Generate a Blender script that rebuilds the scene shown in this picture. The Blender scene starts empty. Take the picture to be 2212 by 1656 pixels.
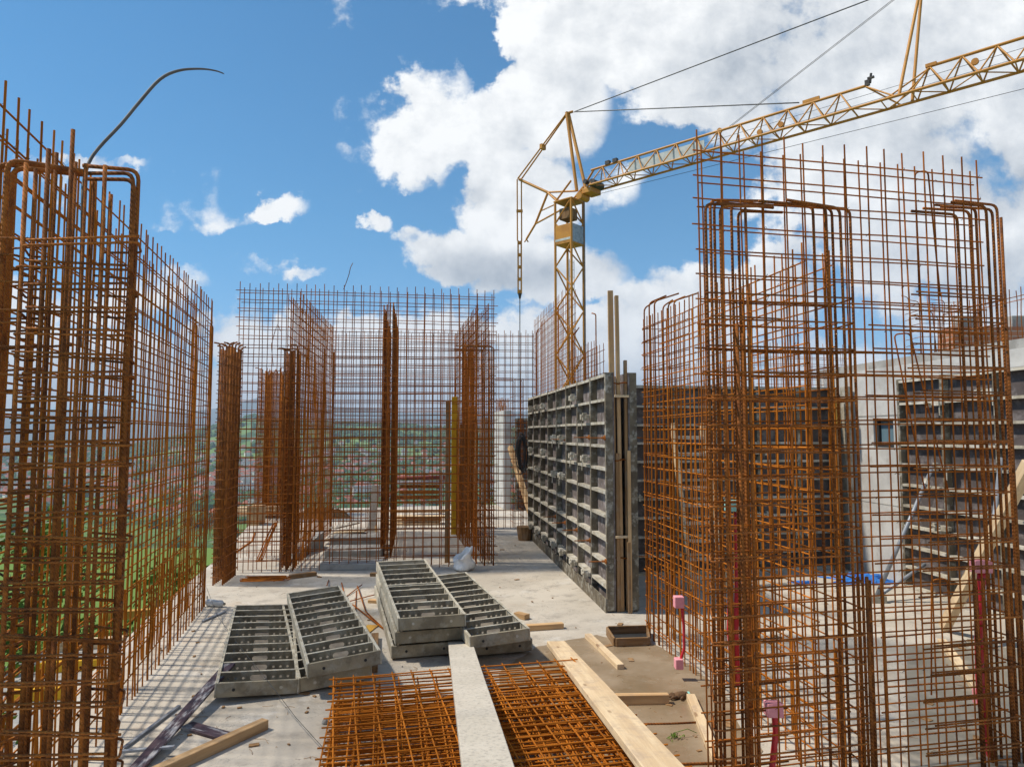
import bpy, math, random
from mathutils import Vector, Matrix
random.seed(7)
C = bpy.context.scene.collection
R = math.radians
# ------------------------------------------------------------------ camera
FPX = 1500.0; CU, CV = 1106.0, 828.0; PITCH = math.atan(107/1500)
CAMZ = 2.2
cam_d = bpy.data.cameras.new('camera'); cam = bpy.data.objects.new('camera', cam_d); C.objects.link(cam)
cam.location = (0, 0, CAMZ); cam.rotation_euler = (math.pi/2 + PITCH, 0, 0)
cam_d.sensor_width = 36; cam_d.lens = 36*FPX/2212; cam_d.clip_start = .05; cam_d.clip_end = 60000
bpy.context.scene.camera = cam
def ray(u, v):
    a = (u-CU)/FPX; b = (CV-v)/FPX
    return Vector((a, math.cos(PITCH)-b*math.sin(PITCH), math.sin(PITCH)+b*math.cos(PITCH)))
def F(u, v, z=0.0):
    d = ray(u, v); t = (z-CAMZ)/d.z
    return Vector((d.x*t, d.y*t, z))
def W(u, v, Y):
    d = ray(u, v); t = Y/d.y
    return Vector((d.x*t, Y, CAMZ+d.z*t))
# ------------------------------------------------------------------ sun + view
SUN = Vector((-.69, .045, 1.0)).normalized()       # direction towards the sun
SUN_EL = math.asin(SUN.z); SUN_AZ = math.atan2(SUN.x, SUN.y)
sun_d = bpy.data.lights.new('sun', 'SUN'); sun_d.energy = 4.2; sun_d.angle = R(3.0); sun_d.color = (1, .915, .785)
sun = bpy.data.objects.new('sun', sun_d); C.objects.link(sun); sun.location = SUN*50
sun.rotation_euler = (-SUN).to_track_quat('-Z', 'Y').to_euler()
S = bpy.context.scene
S.view_settings.view_transform = 'Standard'; S.view_settings.look = 'None'
S.view_settings.exposure = 0.35; S.view_settings.gamma = 1
S.cycles.max_bounces = 5; S.cycles.diffuse_bounces = 3; S.cycles.transparent_max_bounces = 16; S.cycles.volume_bounces = 0
# ------------------------------------------------------------------ node helper
class NT:
    def __init__(s, nt): s.t = nt
    def n(s, typ, **kw):
        nd = s.t.nodes.new(typ)
        for k, v in kw.items():
            if k == 'inp':
                for i, x in v.items():
                    if hasattr(x, 'links') or isinstance(x, bpy.types.NodeSocket): s.t.links.new(x, nd.inputs[i])
                    else: nd.inputs[i].default_value = x
            else: setattr(nd, k, v)
        return nd
    def m(s, op, a, b=0.0, c=None, clamp=False):
        nd = s.n('ShaderNodeMath', operation=op, use_clamp=clamp)
        for i, x in enumerate((a, b) if c is None else (a, b, c)):
            if isinstance(x, bpy.types.NodeSocket): s.t.links.new(x, nd.inputs[i])
            else: nd.inputs[i].default_value = x
        return nd.outputs[0]
    def mix(s, f, a, b, typ='MIX'):
        nd = s.n('ShaderNodeMix', data_type='RGBA', blend_type=typ)
        for i, x in ((0, f), (6, a), (7, b)):
            if isinstance(x, bpy.types.NodeSocket): s.t.links.new(x, nd.inputs[i])
            else: nd.inputs[i].default_value = (*x, 1) if isinstance(x, tuple) and len(x) == 3 else x
        return nd.outputs[2]
    def ss(s, x, lo, hi):
        nd = s.n('ShaderNodeMapRange', interpolation_type='SMOOTHSTEP')
        s.t.links.new(x, nd.inputs[0]); nd.inputs[1].default_value = lo; nd.inputs[2].default_value = hi
        return nd.outputs[0]
# ------------------------------------------------------------------ world: sky with cumulus
world = bpy.data.worlds.new('World'); S.world = world; world.use_nodes = True
wt = world.node_tree; wt.nodes.clear(); w = NT(wt)
sky = w.n('ShaderNodeTexSky', sky_type='NISHITA', sun_disc=False, sun_elevation=SUN_EL, sun_rotation=SUN_AZ,
          altitude=600, air_density=1.0, dust_density=.3, ozone_density=1.0)
tc = w.n('ShaderNodeTexCoord')
sep = w.n('ShaderNodeSeparateXYZ', inp={0: tc.outputs['Generated']})
ay = w.m('MAXIMUM', w.m('ABSOLUTE', sep.outputs[1]), .18)
pa = w.m('DIVIDE', sep.outputs[0], ay); pb = w.m('DIVIDE', sep.outputs[2], ay)
comb = w.n('ShaderNodeCombineXYZ', inp={0: pa, 1: pb})
def dens_nodes(vec):
    nz = w.n('ShaderNodeTexNoise', noise_dimensions='3D', inp={'Vector': vec, 'Scale': 6.0, 'Detail': 9.0, 'Roughness': .6, 'Lacunarity': 2.1})
    nzs = w.n('ShaderNodeTexNoise', noise_dimensions='3D', inp={'Vector': vec, 'Scale': 2.0, 'Detail': 2.0})
    wob = w.n('ShaderNodeVectorMath', operation='MULTIPLY_ADD', inp={0: nz.outputs['Color'], 1: (.15, .15, 0), 2: vec})
    acc = None
    #  u, v, ru, rv, weight   (the 2212 px frame of the photograph -> a direction in the sky)
    pos = [(1850, 60, 620, 330, 1), (1330, 60, 330, 160, 1), (1180, 200, 150, 170, 1), (935, 165, 95, 95, .75), (880, 110, 45, 45, .5),
           (1000, 290, 165, 150, 1), (900, 380, 50, 35, .6), (1110, 430, 170, 130, 1), (1010, 550, 200, 75, .95), (880, 520, 65, 42, .7),
           (1180, 590, 200, 90, 1), (812, 478, 42, 32, .75), (1330, 400, 130, 80, .45), (1400, 290, 60, 40, .45), (1440, 660, 220, 110, .9), (1490, 480, 55, 32, .55),
           (1900, 420, 330, 260, .95), (2150, 560, 230, 260, .9), (1640, 640, 170, 90, .8), (1100, 800, 900, 130, 1), (1350, 780, 500, 110, .5),
           (480, 720, 110, 70, .75), (130, 640, 360, 60, .55), (150, 790, 420, 100, .8), (612, 448, 58, 34, .66), (465, 480, 45, 20, .17),
           (245, 348, 80, 20, .6), (190, 340, 60, 18, .5), (60, 350, 90, 30, .4), (665, 600, 55, 16, .35), (1060, 10, 70, 26, .4),
           (780, 740, 360, 60, .8), (560, 840, 60, 30, .5), (850, 640, 60, 22, .35), (2500, 200, 500, 500, 1), (1700, -600, 1200, 500, .9), (-900, 300, 500, 260, .7)]
    neg = [(590, 530, 130, 45, .8), (380, 540, 150, 40, .5), (530, 400, 40, 60, .3), (330, 100, 500, 130, .6), (330, 240, 300, 70, .3), (1440, 300, 110, 50, .55), (1470, 470, 90, 120, .75), (1590, 520, 60, 70, .45), (975, 380, 35, 40, .3), (1250, 640, 45, 18, .4), (1120, 640, 70, 20, .4), (1660, 490, 60, 50, .45), (1040, 110, 45, 60, .7), (980, 70, 120, 60, .5), (1050, 760, 500, 30, .25)]
    for sgn, L in ((1, pos), (-1, neg)):
        for (u, v, ru, rv, wt_) in L:
            d = ray(u, v) if v > -900 else ray(u, -900)
            c = (d.x/d.y, d.z/d.y)
            sb = w.n('ShaderNodeVectorMath', operation='SUBTRACT', inp={0: wob.outputs[0], 1: (c[0]+.075, c[1]+.075, 0)})
            ml = w.n('ShaderNodeVectorMath', operation='MULTIPLY', inp={0: sb.outputs[0], 1: (1500/ru, 1500/rv, 0)})
            ln = w.n('ShaderNodeVectorMath', operation='LENGTH', inp={0: ml.outputs[0]})
            f = w.n('ShaderNodeMapRange', interpolation_type='SMOOTHERSTEP', inp={0: ln.outputs['Value'], 1: 1.45, 2: .35, 3: 0.0, 4: wt_})
            if acc is None: acc = f.outputs[0]
            elif sgn > 0: acc = w.m('SMOOTH_MAX', acc, f.outputs[0], .12)
            else: acc = w.m('SUBTRACT', acc, f.outputs[0])
    det = w.m('MULTIPLY', w.m('SUBTRACT', nz.outputs['Fac'], .5), 2.7)
    det2 = w.m('MULTIPLY', w.m('SUBTRACT', nzs.outputs['Fac'], .5), .5)
    return w.m('ADD', w.m('ADD', acc, det), det2), nz.outputs['Fac']
dn, nzf = dens_nodes(comb.outputs[0])
mask = w.ss(dn, .25, .66)
off = w.n('ShaderNodeVectorMath', operation='ADD', inp={0: comb.outputs[0], 1: (-.014, .022, 0)})
nz2 = w.n('ShaderNodeTexNoise', noise_dimensions='3D', inp={'Vector': off.outputs[0], 'Scale': 6.0, 'Detail': 9.0, 'Roughness': .6, 'Lacunarity': 2.1})
relief = w.m('MULTIPLY', w.m('SUBTRACT', nzf, nz2.outputs['Fac']), 2.2)
nb1 = w.n('ShaderNodeTexNoise', inp={'Vector': comb.outputs[0], 'Scale': 3.2, 'Detail': 3.0}); off2 = w.n('ShaderNodeVectorMath', operation='ADD', inp={0: comb.outputs[0], 1: (-.05, .08, 0)})
nb2 = w.n('ShaderNodeTexNoise', inp={'Vector': off2.outputs[0], 'Scale': 3.2, 'Detail': 3.0})
relief = w.m('ADD', relief, w.m('MULTIPLY', w.m('SUBTRACT', nb1.outputs['Fac'], nb2.outputs['Fac']), 1.5))
# thick parts and undersides go grey
def blobsum(L):
    a = None
    for (u, v, ru, rv, g) in L:
        d = ray(u, v); c = (d.x/d.y, d.z/d.y)
        sb = w.n('ShaderNodeVectorMath', operation='SUBTRACT', inp={0: comb.outputs[0], 1: (c[0], c[1], 0)})
        ml = w.n('ShaderNodeVectorMath', operation='MULTIPLY', inp={0: sb.outputs[0], 1: (1500/ru, 1500/rv, 0)})
        ln = w.n('ShaderNodeVectorMath', operation='LENGTH', inp={0: ml.outputs[0]})
        f = w.n('ShaderNodeMapRange', interpolation_type='SMOOTHERSTEP', inp={0: ln.outputs['Value'], 1: 1.3, 2: .1, 3: 0.0, 4: g})
        a = f.outputs[0] if a is None else w.m('MAXIMUM', a, f.outputs[0])
    return a
grey = blobsum([(1080, 590, 210, 62, .85), (1330, 560, 130, 60, .35), (1950, 180, 800, 300, .38), (1900, 620, 500, 200, .3), (2150, 380, 200, 150, .5), (1130, 330, 60, 90, .25), (1250, 150, 150, 60, .25),
                (130, 800, 420, 70, .42), (1100, 850, 900, 50, .3), (1000, 420, 90, 40, .3)])
lit = w.m('SUBTRACT', w.m('ADD', .86, relief), grey)
lit = w.m('MINIMUM', w.m('MAXIMUM', lit, .0), 1.0)
ccol = w.mix(lit, (.36, .40, .45), (.87, .875, .87))
skys = w.n('ShaderNodeVectorMath', operation='MULTIPLY', inp={0: sky.outputs[0], 1: (.036, .091, .113)})
elev = w.ss(sep.outputs[2], -.02, .30)
skyh = w.mix(elev, (1.2, .92, 1.08), (1.0, 1.0, 1.0))
skyc = w.mix(1.0, skys.outputs[0], skyh, 'MULTIPLY')
allc = w.mix(mask, skyc, ccol)
bg = w.n('ShaderNodeBackground', inp={0: allc, 1: 1.0})
wo = w.n('ShaderNodeOutputWorld'); wt.links.new(bg.outputs[0], wo.inputs[0])
world.cycles.sampling_method = 'MANUAL'; world.cycles.sample_map_resolution = 512
# ------------------------------------------------------------------ materials
def mat(name, c1, c2=None, scale=5.0, rough=.8, metal=0.0, detail=4, lo=.35, hi=.65, bump=0.0, bscale=60, c3=None, s3=1.2, f3=.5, rnd=0.0, coord='Object', spec=.3, ribs=0.0, wood=False, knots=False):
    m = bpy.data.materials.new(name); m.use_nodes = True; t = m.node_tree; t.nodes.clear(); k = NT(t)
    out = k.n('ShaderNodeOutputMaterial'); bs = k.n('ShaderNodeBsdfPrincipled'); t.links.new(bs.outputs[0], out.inputs[0])
    tcn = k.n('ShaderNodeTexCoord'); vec = tcn.outputs[coord]
    oi = k.n('ShaderNodeObjectInfo')
    if coord == 'Object':
        vec = k.n('ShaderNodeVectorMath', operation='ADD', inp={0: vec, 1: k.n('ShaderNodeVectorMath', operation='SCALE', inp={0: oi.outputs['Location'], 'Scale': 1.0}).outputs[0]}).outputs[0]
    if wood:
        vec2 = k.n('ShaderNodeMapping', inp={0: tcn.outputs[coord], 3: (14, 14, .9)}).outputs[0]
    else: vec2 = vec
    nz = k.n('ShaderNodeTexNoise', inp={'Vector': vec2, 'Scale': scale, 'Detail': float(detail), 'Roughness': .6})
    f = k.ss(nz.outputs['Fac'], lo, hi)
    col = k.mix(f, c1, c2 or c1)
    if c3:
        nz3 = k.n('ShaderNodeTexNoise', inp={'Vector': k.n('ShaderNodeMapping', inp={0: tcn.outputs[coord], 3: (4, 4, .7)}).outputs[0] if wood == 2 else vec, 'Scale': s3, 'Detail': 5.0, 'Roughness': .65})
        col = k.mix(k.m('MULTIPLY', k.ss(nz3.outputs['Fac'], .48, .66), f3), col, c3)
    if rnd:
        br = k.n('ShaderNodeMapRange', inp={0: oi.outputs['Random'], 3: 1-rnd, 4: 1+rnd})
        col = k.n('ShaderNodeVectorMath', operation='SCALE', inp={0: col, 'Scale': br.outputs[0]}).outputs[0]
    if knots:
        kv = k.n('ShaderNodeTexVoronoi', inp={'Vector': k.n('ShaderNodeMapping', inp={0: tcn.outputs[coord], 3: (9, 9, 2.6)}).outputs[0], 'Scale': 1.0})
        col = k.mix(k.m('MULTIPLY', k.ss(kv.outputs['Distance'], .17, .07), .75), col, (.22, .12, .06))
    t.links.new(col, bs.inputs['Base Color'])
    bs.inputs['Roughness'].default_value = rough; bs.inputs['Metallic'].default_value = metal
    bs.inputs['Specular IOR Level'].default_value = spec
    h = None
    if bump:
        nb = k.n('ShaderNodeTexNoise', inp={'Vector': vec2 if wood else vec, 'Scale': bscale if not wood else scale*3, 'Detail': 4.0})
        h = k.n('ShaderNodeBump', inp={'Strength': bump, 'Distance': .01, 'Height': nb.outputs['Fac']})
    if ribs:
        wv = k.n('ShaderNodeTexWave', bands_direction='DIAGONAL', inp={'Vector': vec, 'Scale': 26.0, 'Distortion': 0.0})
        h = k.n('ShaderNodeBump', inp={'Strength': ribs*.7, 'Distance': .006, 'Height': wv.outputs['Fac']})
    if h: t.links.new(h.outputs[0], bs.inputs['Normal'])
    return m
M = {}
M['rust'] = mat('rust', (.31, .095, .014), (.16, .046, .011), scale=9, rough=.85, rnd=.35, c3=(.50, .165, .02), s3=3, f3=.6, spec=.08)
M['rust_dark'] = mat('rust_dark', (.34, .115, .024), (.17, .058, .018), scale=12, rough=.8, rnd=.3, c3=(.36, .125, .025), s3=4, f3=.6, ribs=1.0, spec=.15)
M['rust_orange'] = mat('rust_orange', (.44, .14, .012), (.25, .072, .01), scale=8, rough=.85, rnd=.25, c3=(.56, .21, .03), s3=2.5, f3=.6, spec=.08)
M['yellow'] = mat('yellow_paint', (.56, .25, .028), (.44, .18, .02), scale=3, rough=.5, c3=(.36, .17, .06), s3=5, f3=.25, spec=.4)
M['yellow_dull'] = mat('yellow_dull', (.60, .34, .05), (.45, .24, .05), scale=4, rough=.6)
M['yellow_bright'] = mat('yellow_bright', (.75, .42, .01), (.6, .32, .01), scale=4, rough=.6)
M['steel_dark'] = mat('steel_dark', (.05, .045, .045), (.09, .08, .07), scale=10, rough=.6, metal=.3)
M['conduit_grey'] = mat('conduit_grey', (.13, .12, .11), (.08, .075, .07), rough=.6)
M['wire'] = mat('wire_rope', (.06, .06, .065), (.09, .09, .09), rough=.5, metal=.4)
M['grey_metal'] = mat('grey_metal', (.32, .34, .37), (.22, .24, .27), scale=8, rough=.5, metal=.3, rnd=.2)
M['form_steel'] = mat('formwork_steel', (.19, .155, .105), (.10, .082, .058), scale=5, rough=.8, c3=(.42, .40, .34), s3=9, f3=.75, bump=.3, bscale=50, rnd=.15)
M['form_light'] = mat('formwork_rib_steel', (.46, .42, .34), (.30, .265, .20), scale=6, rough=.8, c3=(.55, .53, .48), s3=8, f3=.8, bump=.3, bscale=50, rnd=.15)
M['plywood'] = mat('formwork_plywood', (.17, .14, .13), (.10, .082, .075), scale=3, rough=.75, c3=(.40, .36, .36), s3=7, f3=.55, bump=.15)
M['plywood_dark'] = mat('dark_plywood', (.095, .078, .075), (.06, .05, .048), scale=3, rough=.7, c3=(.26, .23, .23), s3=6, f3=.5)
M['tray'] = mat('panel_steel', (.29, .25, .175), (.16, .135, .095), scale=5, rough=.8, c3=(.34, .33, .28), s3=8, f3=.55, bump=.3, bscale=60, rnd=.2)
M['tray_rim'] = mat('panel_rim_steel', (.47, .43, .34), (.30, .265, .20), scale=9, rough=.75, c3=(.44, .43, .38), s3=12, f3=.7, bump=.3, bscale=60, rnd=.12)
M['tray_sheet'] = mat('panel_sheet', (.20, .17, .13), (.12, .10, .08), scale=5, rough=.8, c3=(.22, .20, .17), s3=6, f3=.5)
M['timber'] = mat('timber', (.56, .37, .19), (.42, .25, .115), scale=1.5, rough=.8, wood=True, c3=(.34, .24, .15), s3=6, f3=.4, bump=.25, rnd=.15)
M['timber_pale'] = mat('timber_pale', (.70, .54, .34), (.58, .42, .25), scale=1.6, rough=.8, wood=True, c3=(.40, .30, .22), s3=9, f3=.45, bump=.25, knots=True)
M['timber_old'] = mat('timber_old', (.30, .175, .08), (.19, .105, .045), scale=1.5, rough=.85, wood=True, c3=(.32, .27, .21), s3=5, f3=.35, bump=.3, rnd=.2)
M['timber_white'] = mat('cement_board', (.54, .49, .41), (.47, .425, .35), scale=2.5, rough=.85, c3=(.22, .20, .175), s3=34, f3=.5, bump=.3, bscale=40)
M['ply_scratched'] = mat('scratched_ply', (.06, .035, .045), (.04, .025, .035), scale=5, rough=.55, c3=(.46, .46, .47), s3=7, f3=.75, wood=2)
M['white_wall'] = mat('white_concrete', (.54, .53, .505), (.44, .43, .41), scale=2.5, rough=.85, c3=(.36, .33, .29), s3=2.6, f3=.6, bump=.2, bscale=25)
M['concrete_grey'] = mat('grey_concrete', (.36, .345, .32), (.27, .26, .24), scale=2.5, rough=.9, c3=(.18, .17, .155), s3=5, f3=.5, bump=.3, bscale=30)
M['pink'] = mat('pink_foam', (.80, .34, .37), (.72, .28, .32), scale=20, rough=.9, bump=.2)
M['teal'] = mat('teal_foam', (.34, .66, .58), (.28, .58, .50), scale=20, rough=.9, bump=.2)
M['red'] = mat('red_conduit', (.55, .012, .022), (.42, .01, .02), scale=8, rough=.4, spec=.5, c3=(.6, .12, .12), s3=12, f3=.3)
M['red_dull'] = mat('dull_red_pipe', (.26, .06, .04), (.18, .045, .03), rough=.7)
M['blue'] = mat('blue_tarp', (.03, .20, .60), (.02, .13, .45), scale=6, rough=.5, spec=.5)
M['bag'] = mat('woven_bag', (.72, .71, .69), (.60, .59, .57), scale=12, rough=.6, c3=(.35, .42, .62), s3=7, f3=.35, bump=.4, bscale=40)
M['foam'] = mat('foam_scrap', (.85, .72, .36), (.72, .58, .25), scale=15, rough=.9, bump=.3)
M['glove'] = mat('glove_cloth', (.16, .09, .045), (.10, .055, .03), scale=18, rough=.95, bump=.4)
M['plastic'] = mat('clear_plastic', (.62, .64, .64), (.5, .52, .53), scale=10, rough=.25, spec=.6)
M['black_rubber'] = mat('black_cable', (.03, .03, .032), (.05, .05, .05), rough=.5)
M['glass'] = mat('window_glass', (.16, .24, .28), (.12, .19, .23), scale=1, rough=.15, spec=.8)
M['dark_frame'] = mat('dark_frame', (.02, .02, .022), (.03, .03, .03), rough=.6)
M['board_white'] = mat('sign_board', (.56, .58, .54), (.45, .47, .44), scale=4, rough=.6, c3=(.38, .40, .38), s3=5, f3=.5)
M['foliage'] = mat('foliage', (.115, .20, .018), (.055, .12, .015), scale=1.2, rough=.7, c3=(.15, .20, .03), s3=4, f3=.4, spec=.2)
M['bark'] = mat('bark', (.08, .055, .035), (.05, .035, .02), scale=10, rough=.9)
M['house_wall'] = mat('house_wall', (.74, .70, .64), (.62, .57, .50), scale=.3, rough=.9, rnd=.35)
M['roof_red'] = mat('roof_red', (.36, .12, .07), (.26, .085, .05), scale=.6, rough=.9, rnd=.3)
M['roof_grey'] = mat('roof_grey', (.22, .21, .21), (.14, .13, .13), scale=.6, rough=.9, rnd=.3)
M['far_tree'] = mat('far_tree', (.06, .135, .028), (.032, .08, .02), scale=.05, rough=.9, rnd=0)
def brickmat():
    m = bpy.data.materials.new('brick'); m.use_nodes = True; t = m.node_tree; k = NT(t); bs = t.nodes['Principled BSDF']
    tcn = k.n('ShaderNodeTexCoord'); sx = k.n('ShaderNodeSeparateXYZ', inp={0: tcn.outputs['Object']}); mp = k.n('ShaderNodeCombineXYZ', inp={0: k.m('ADD', sx.outputs[0], sx.outputs[1]), 1: sx.outputs[2]})
    b = k.n('ShaderNodeTexBrick', inp={'Vector': mp.outputs[0], 'Color1': (.42, .17, .09, 1), 'Color2': (.28, .10, .055, 1), 'Mortar': (.38, .33, .28, 1), 'Scale': 1.0,
            'Mortar Size': .012, 'Brick Width': .30, 'Row Height': .12})
    t.links.new(b.outputs['Color'], bs.inputs['Base Color']); bs.inputs['Roughness'].default_value = .9
    return m
M['brick'] = brickmat()
def floormat():
    m = bpy.data.materials.new('slab_concrete'); m.use_nodes = True; t = m.node_tree; k = NT(t); bs = t.nodes['Principled BSDF']
    g = k.n('ShaderNodeTexCoord').outputs['Object']
    def N(s, d=4, r=.6): return k.n('ShaderNodeTexNoise', inp={'Vector': g, 'Scale': s, 'Detail': float(d), 'Roughness': r}).outputs['Fac']
    col = k.mix(k.ss(N(.8, 5), .35, .65), (.42, .37, .30), (.53, .475, .395))
    col = k.mix(k.m('MULTIPLY', k.ss(N(3.3, 6, .7), .5, .66), .7), col, (.30, .265, .22))
    # rust run-off near the cages
    col = k.mix(k.m('MULTIPLY', k.ss(N(1.9, 5, .7), .55, .75), .45), col, (.40, .27, .16))
    sl = k.m('MULTIPLY', k.ss(N(1.1, 7, .72), .56, .60), .5)
    col = k.mix(sl, col, (.56, .53, .48))
    # mortar spots and footprints of dirt
    vo = k.n('ShaderNodeTexVoronoi', inp={'Vector': k.n('ShaderNodeVectorMath', operation='MULTIPLY_ADD', inp={0: k.n('ShaderNodeTexNoise', inp={'Vector': g, 'Scale': 18.0}).outputs['Color'], 1: (.12, .12, 0), 2: g}).outputs[0], 'Scale': 9.0, 'Randomness': 1.0})
    spot = k.m('MULTIPLY', k.m('LESS_THAN', vo.outputs['Distance'], .085), k.m('GREATER_THAN', N(2.1, 3), .50))
    col = k.mix(k.m('MULTIPLY', spot, .6), col, (.17, .15, .13))
    # hair cracks
    n1 = N(2.6, 6, .62); cr = k.m('LESS_THAN', k.m('ABSOLUTE', k.m('SUBTRACT', n1, .5)), .0022)
    cr = k.m('MULTIPLY', cr, k.m('GREATER_THAN', N(.9, 2), .47))
    col = k.mix(k.m('MULTIPLY', cr, .85), col, (.14, .12, .10))
    col = k.mix(k.m('MULTIPLY', k.ss(N(40, 3), .55, .7), .25), col, (.25, .22, .19))
    t.links.new(col, bs.inputs['Base Color']); bs.inputs['Roughness'].default_value = .88
    bp = k.n('ShaderNodeBump', inp={'Strength': .35, 'Distance': .01, 'Height': N(30, 6, .7)})
    t.links.new(bp.outputs[0], bs.inputs['Normal'])
    return m
M['slab'] = floormat()
def watermat():
    m = bpy.data.materials.new('muddy_water'); m.use_nodes = True; t = m.node_tree; k = NT(t); bs = t.nodes['Principled BSDF']
    g = k.n('ShaderNodeTexCoord').outputs['Object']
    def N(s, d=4, r=.6): return k.n('ShaderNodeTexNoise', inp={'Vector': g, 'Scale': s, 'Detail': float(d), 'Roughness': r}).outputs['Fac']
    col = k.mix(k.ss(N(1.6, 5), .35, .65), (.23, .165, .098), (.31, .235, .155))
    col = k.mix(k.m('MULTIPLY', k.ss(N(7, 5, .7), .55, .7), .5), col, (.36, .30, .22))
    t.links.new(col, bs.inputs['Base Color'])
    t.links.new(k.m('ADD', k.m('MULTIPLY', k.ss(N(1.3, 4), .42, .58), .5), .18), bs.inputs['Roughness'])
    return m
M['puddle'] = watermat()
def groundmat():
    m = bpy.data.materials.new('hillside'); m.use_nodes = True; t = m.node_tree; k = NT(t); bs = t.nodes['Principled BSDF']
    g = k.n('ShaderNodeTexCoord').outputs['Object']
    def N(s, d=5, r=.6): return k.n('ShaderNodeTexNoise', inp={'Vector': g, 'Scale': s, 'Detail': float(d), 'Roughness': r}).outputs['Fac']
    vo = k.n('ShaderNodeTexVoronoi', inp={'Vector': g, 'Scale': .006})
    sepc = k.n('ShaderNodeSeparateColor', inp={0: vo.outputs['Color']})
    col = k.mix(sepc.outputs[0], (.085, .155, .032), (.15, .235, .055))
    col = k.mix(k.ss(N(.006, 6, .7), .46, .56), col, (.035, .075, .02))
    col = k.mix(k.m('MULTIPLY', k.ss(N(.03, 5, .7), .56, .64), .7), col, (.24, .22, .15))
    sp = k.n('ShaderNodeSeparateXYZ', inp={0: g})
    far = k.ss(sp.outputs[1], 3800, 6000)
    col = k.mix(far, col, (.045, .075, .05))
    t.links.new(col, bs.inputs['Base Color']); bs.inputs['Roughness'].default_value = .95
    bs.inputs['Specular IOR Level'].default_value = .1
    return m
M['ground'] = groundmat()
# ------------------------------------------------------------------ object helpers
Z = Vector((0, 0, 1))
def tag(o, label=None, cat=None, group=None, kind=None):
    if cat and not kind: kind = 'thing'
    if label: o['label'] = label
    if cat: o['category'] = cat
    if group: o['group'] = group
    if kind: o['kind'] = kind
    return o
def thing(name, loc, label, cat, group=None):
    o = bpy.data.objects.new(name, None); C.objects.link(o); o.location = loc; o.empty_display_size = .2
    return tag(o, label, cat, group)
class MB:
    def __init__(s): s.v = []; s.f = []; s.mi = []; s.cur = 0
    def add(s, vs, fs):
        n = len(s.v); s.v += [tuple(x) for x in vs]; s.f += [tuple(i+n for i in f) for f in fs]; s.mi += [s.cur]*len(fs)
    def box(s, c, d, ax=None):
        c = Vector(c); X, Y, Z = ax or (Vector((1, 0, 0)), Vector((0, 1, 0)), Vector((0, 0, 1)))
        vs = [c+X*(d[0]/2*i)+Y*(d[1]/2*j)+Z*(d[2]/2*k) for i in (-1, 1) for j in (-1, 1) for k in (-1, 1)]
        s.add(vs, [(0, 1, 3, 2), (4, 6, 7, 5), (0, 4, 5, 1), (2, 3, 7, 6), (0, 2, 6, 4), (1, 5, 7, 3)])
    def tube(s, pts, r, n=8, cap=True):
        pts = [Vector(p) for p in pts]; rs = r if isinstance(r, (list, tuple)) else [r]*len(pts)
        T = [(pts[min(i+1, len(pts)-1)]-pts[max(i-1, 0)]).normalized() for i in range(len(pts))]
        up = Vector((0, 0, 1)) if abs(T[0].z) < .9 else Vector((1, 0, 0))
        X = T[0].cross(up).normalized(); vs = []
        for i, p in enumerate(pts):
            X = (X-T[i]*X.dot(T[i])).normalized(); Y = T[i].cross(X)
            for j in range(n):
                a = 2*math.pi*j/n; vs.append(p+(X*math.cos(a)+Y*math.sin(a))*rs[i])
        fs = [(i*n+j, i*n+(j+1) % n, (i+1)*n+(j+1) % n, (i+1)*n+j) for i in range(len(pts)-1) for j in range(n)]
        if cap: fs += [tuple(range(n))[::-1], tuple(range((len(pts)-1)*n, len(pts)*n))]
        s.add(vs, fs)
    def build(s, name, m, parent=None, smooth=False, bevel=0.0):
        me = bpy.data.meshes.new(name); base = parent.location if parent else Vector((0, 0, 0))
        if parent and parent.parent: base = base+parent.parent.location
        me.from_pydata([tuple(Vector(x)-base) for x in s.v], [], s.f); 
        for mm in (m if isinstance(m, (list, tuple)) else [m]): me.materials.append(mm)
        if max(s.mi, default=0): me.polygons.foreach_set('material_index', s.mi)
        if smooth: me.polygons.foreach_set('use_smooth', [True]*len(me.polygons))
        me.update(); o = bpy.data.objects.new(name, me); C.objects.link(o)
        if parent: o.parent = parent
        if bevel:
            b = o.modifiers.new('bevel', 'BEVEL'); b.width = bevel; b.segments = 2; b.limit_method = 'ANGLE'
        return o
# shared rod meshes (gently bent, unit length, unit radius)
def rod_mesh(n, seg, wob, m, seed):
    rr = random.Random(seed); me = bpy.data.meshes.new('rod'); vs = []; fs = []
    p1, p2, a1, a2 = rr.uniform(0, 6), rr.uniform(0, 6), rr.uniform(.3, 1), rr.uniform(.3, 1)
    for i in range(seg+1):
        t = i/seg; ox = wob*a1*math.sin(p1+t*4.5)*math.sin(math.pi*t); oy = wob*a2*math.sin(p2+t*5)*math.sin(math.pi*t)
        for j in range(n):
            a = 2*math.pi*j/n; vs.append((math.cos(a)+ox, math.sin(a)+oy, t))
    fs = [(i*n+j, i*n+(j+1) % n, (i+1)*n+(j+1) % n, (i+1)*n+j) for i in range(seg) for j in range(n)]
    fs += [tuple(range(n))[::-1], tuple(range(seg*n, (seg+1)*n))]
    me.from_pydata(vs, [], fs); me.materials.append(m); me.polygons.foreach_set('use_smooth', [True]*(len(fs)-2)+[False]*2); me.update()
    return me
RODS = {}
def rods(key, m, wob=1.6):
    if (key, wob) not in RODS: RODS[(key, wob)] = [rod_mesh(7, 8, wob, m, s) for s in range(6)]
    return RODS[(key, wob)]
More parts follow.
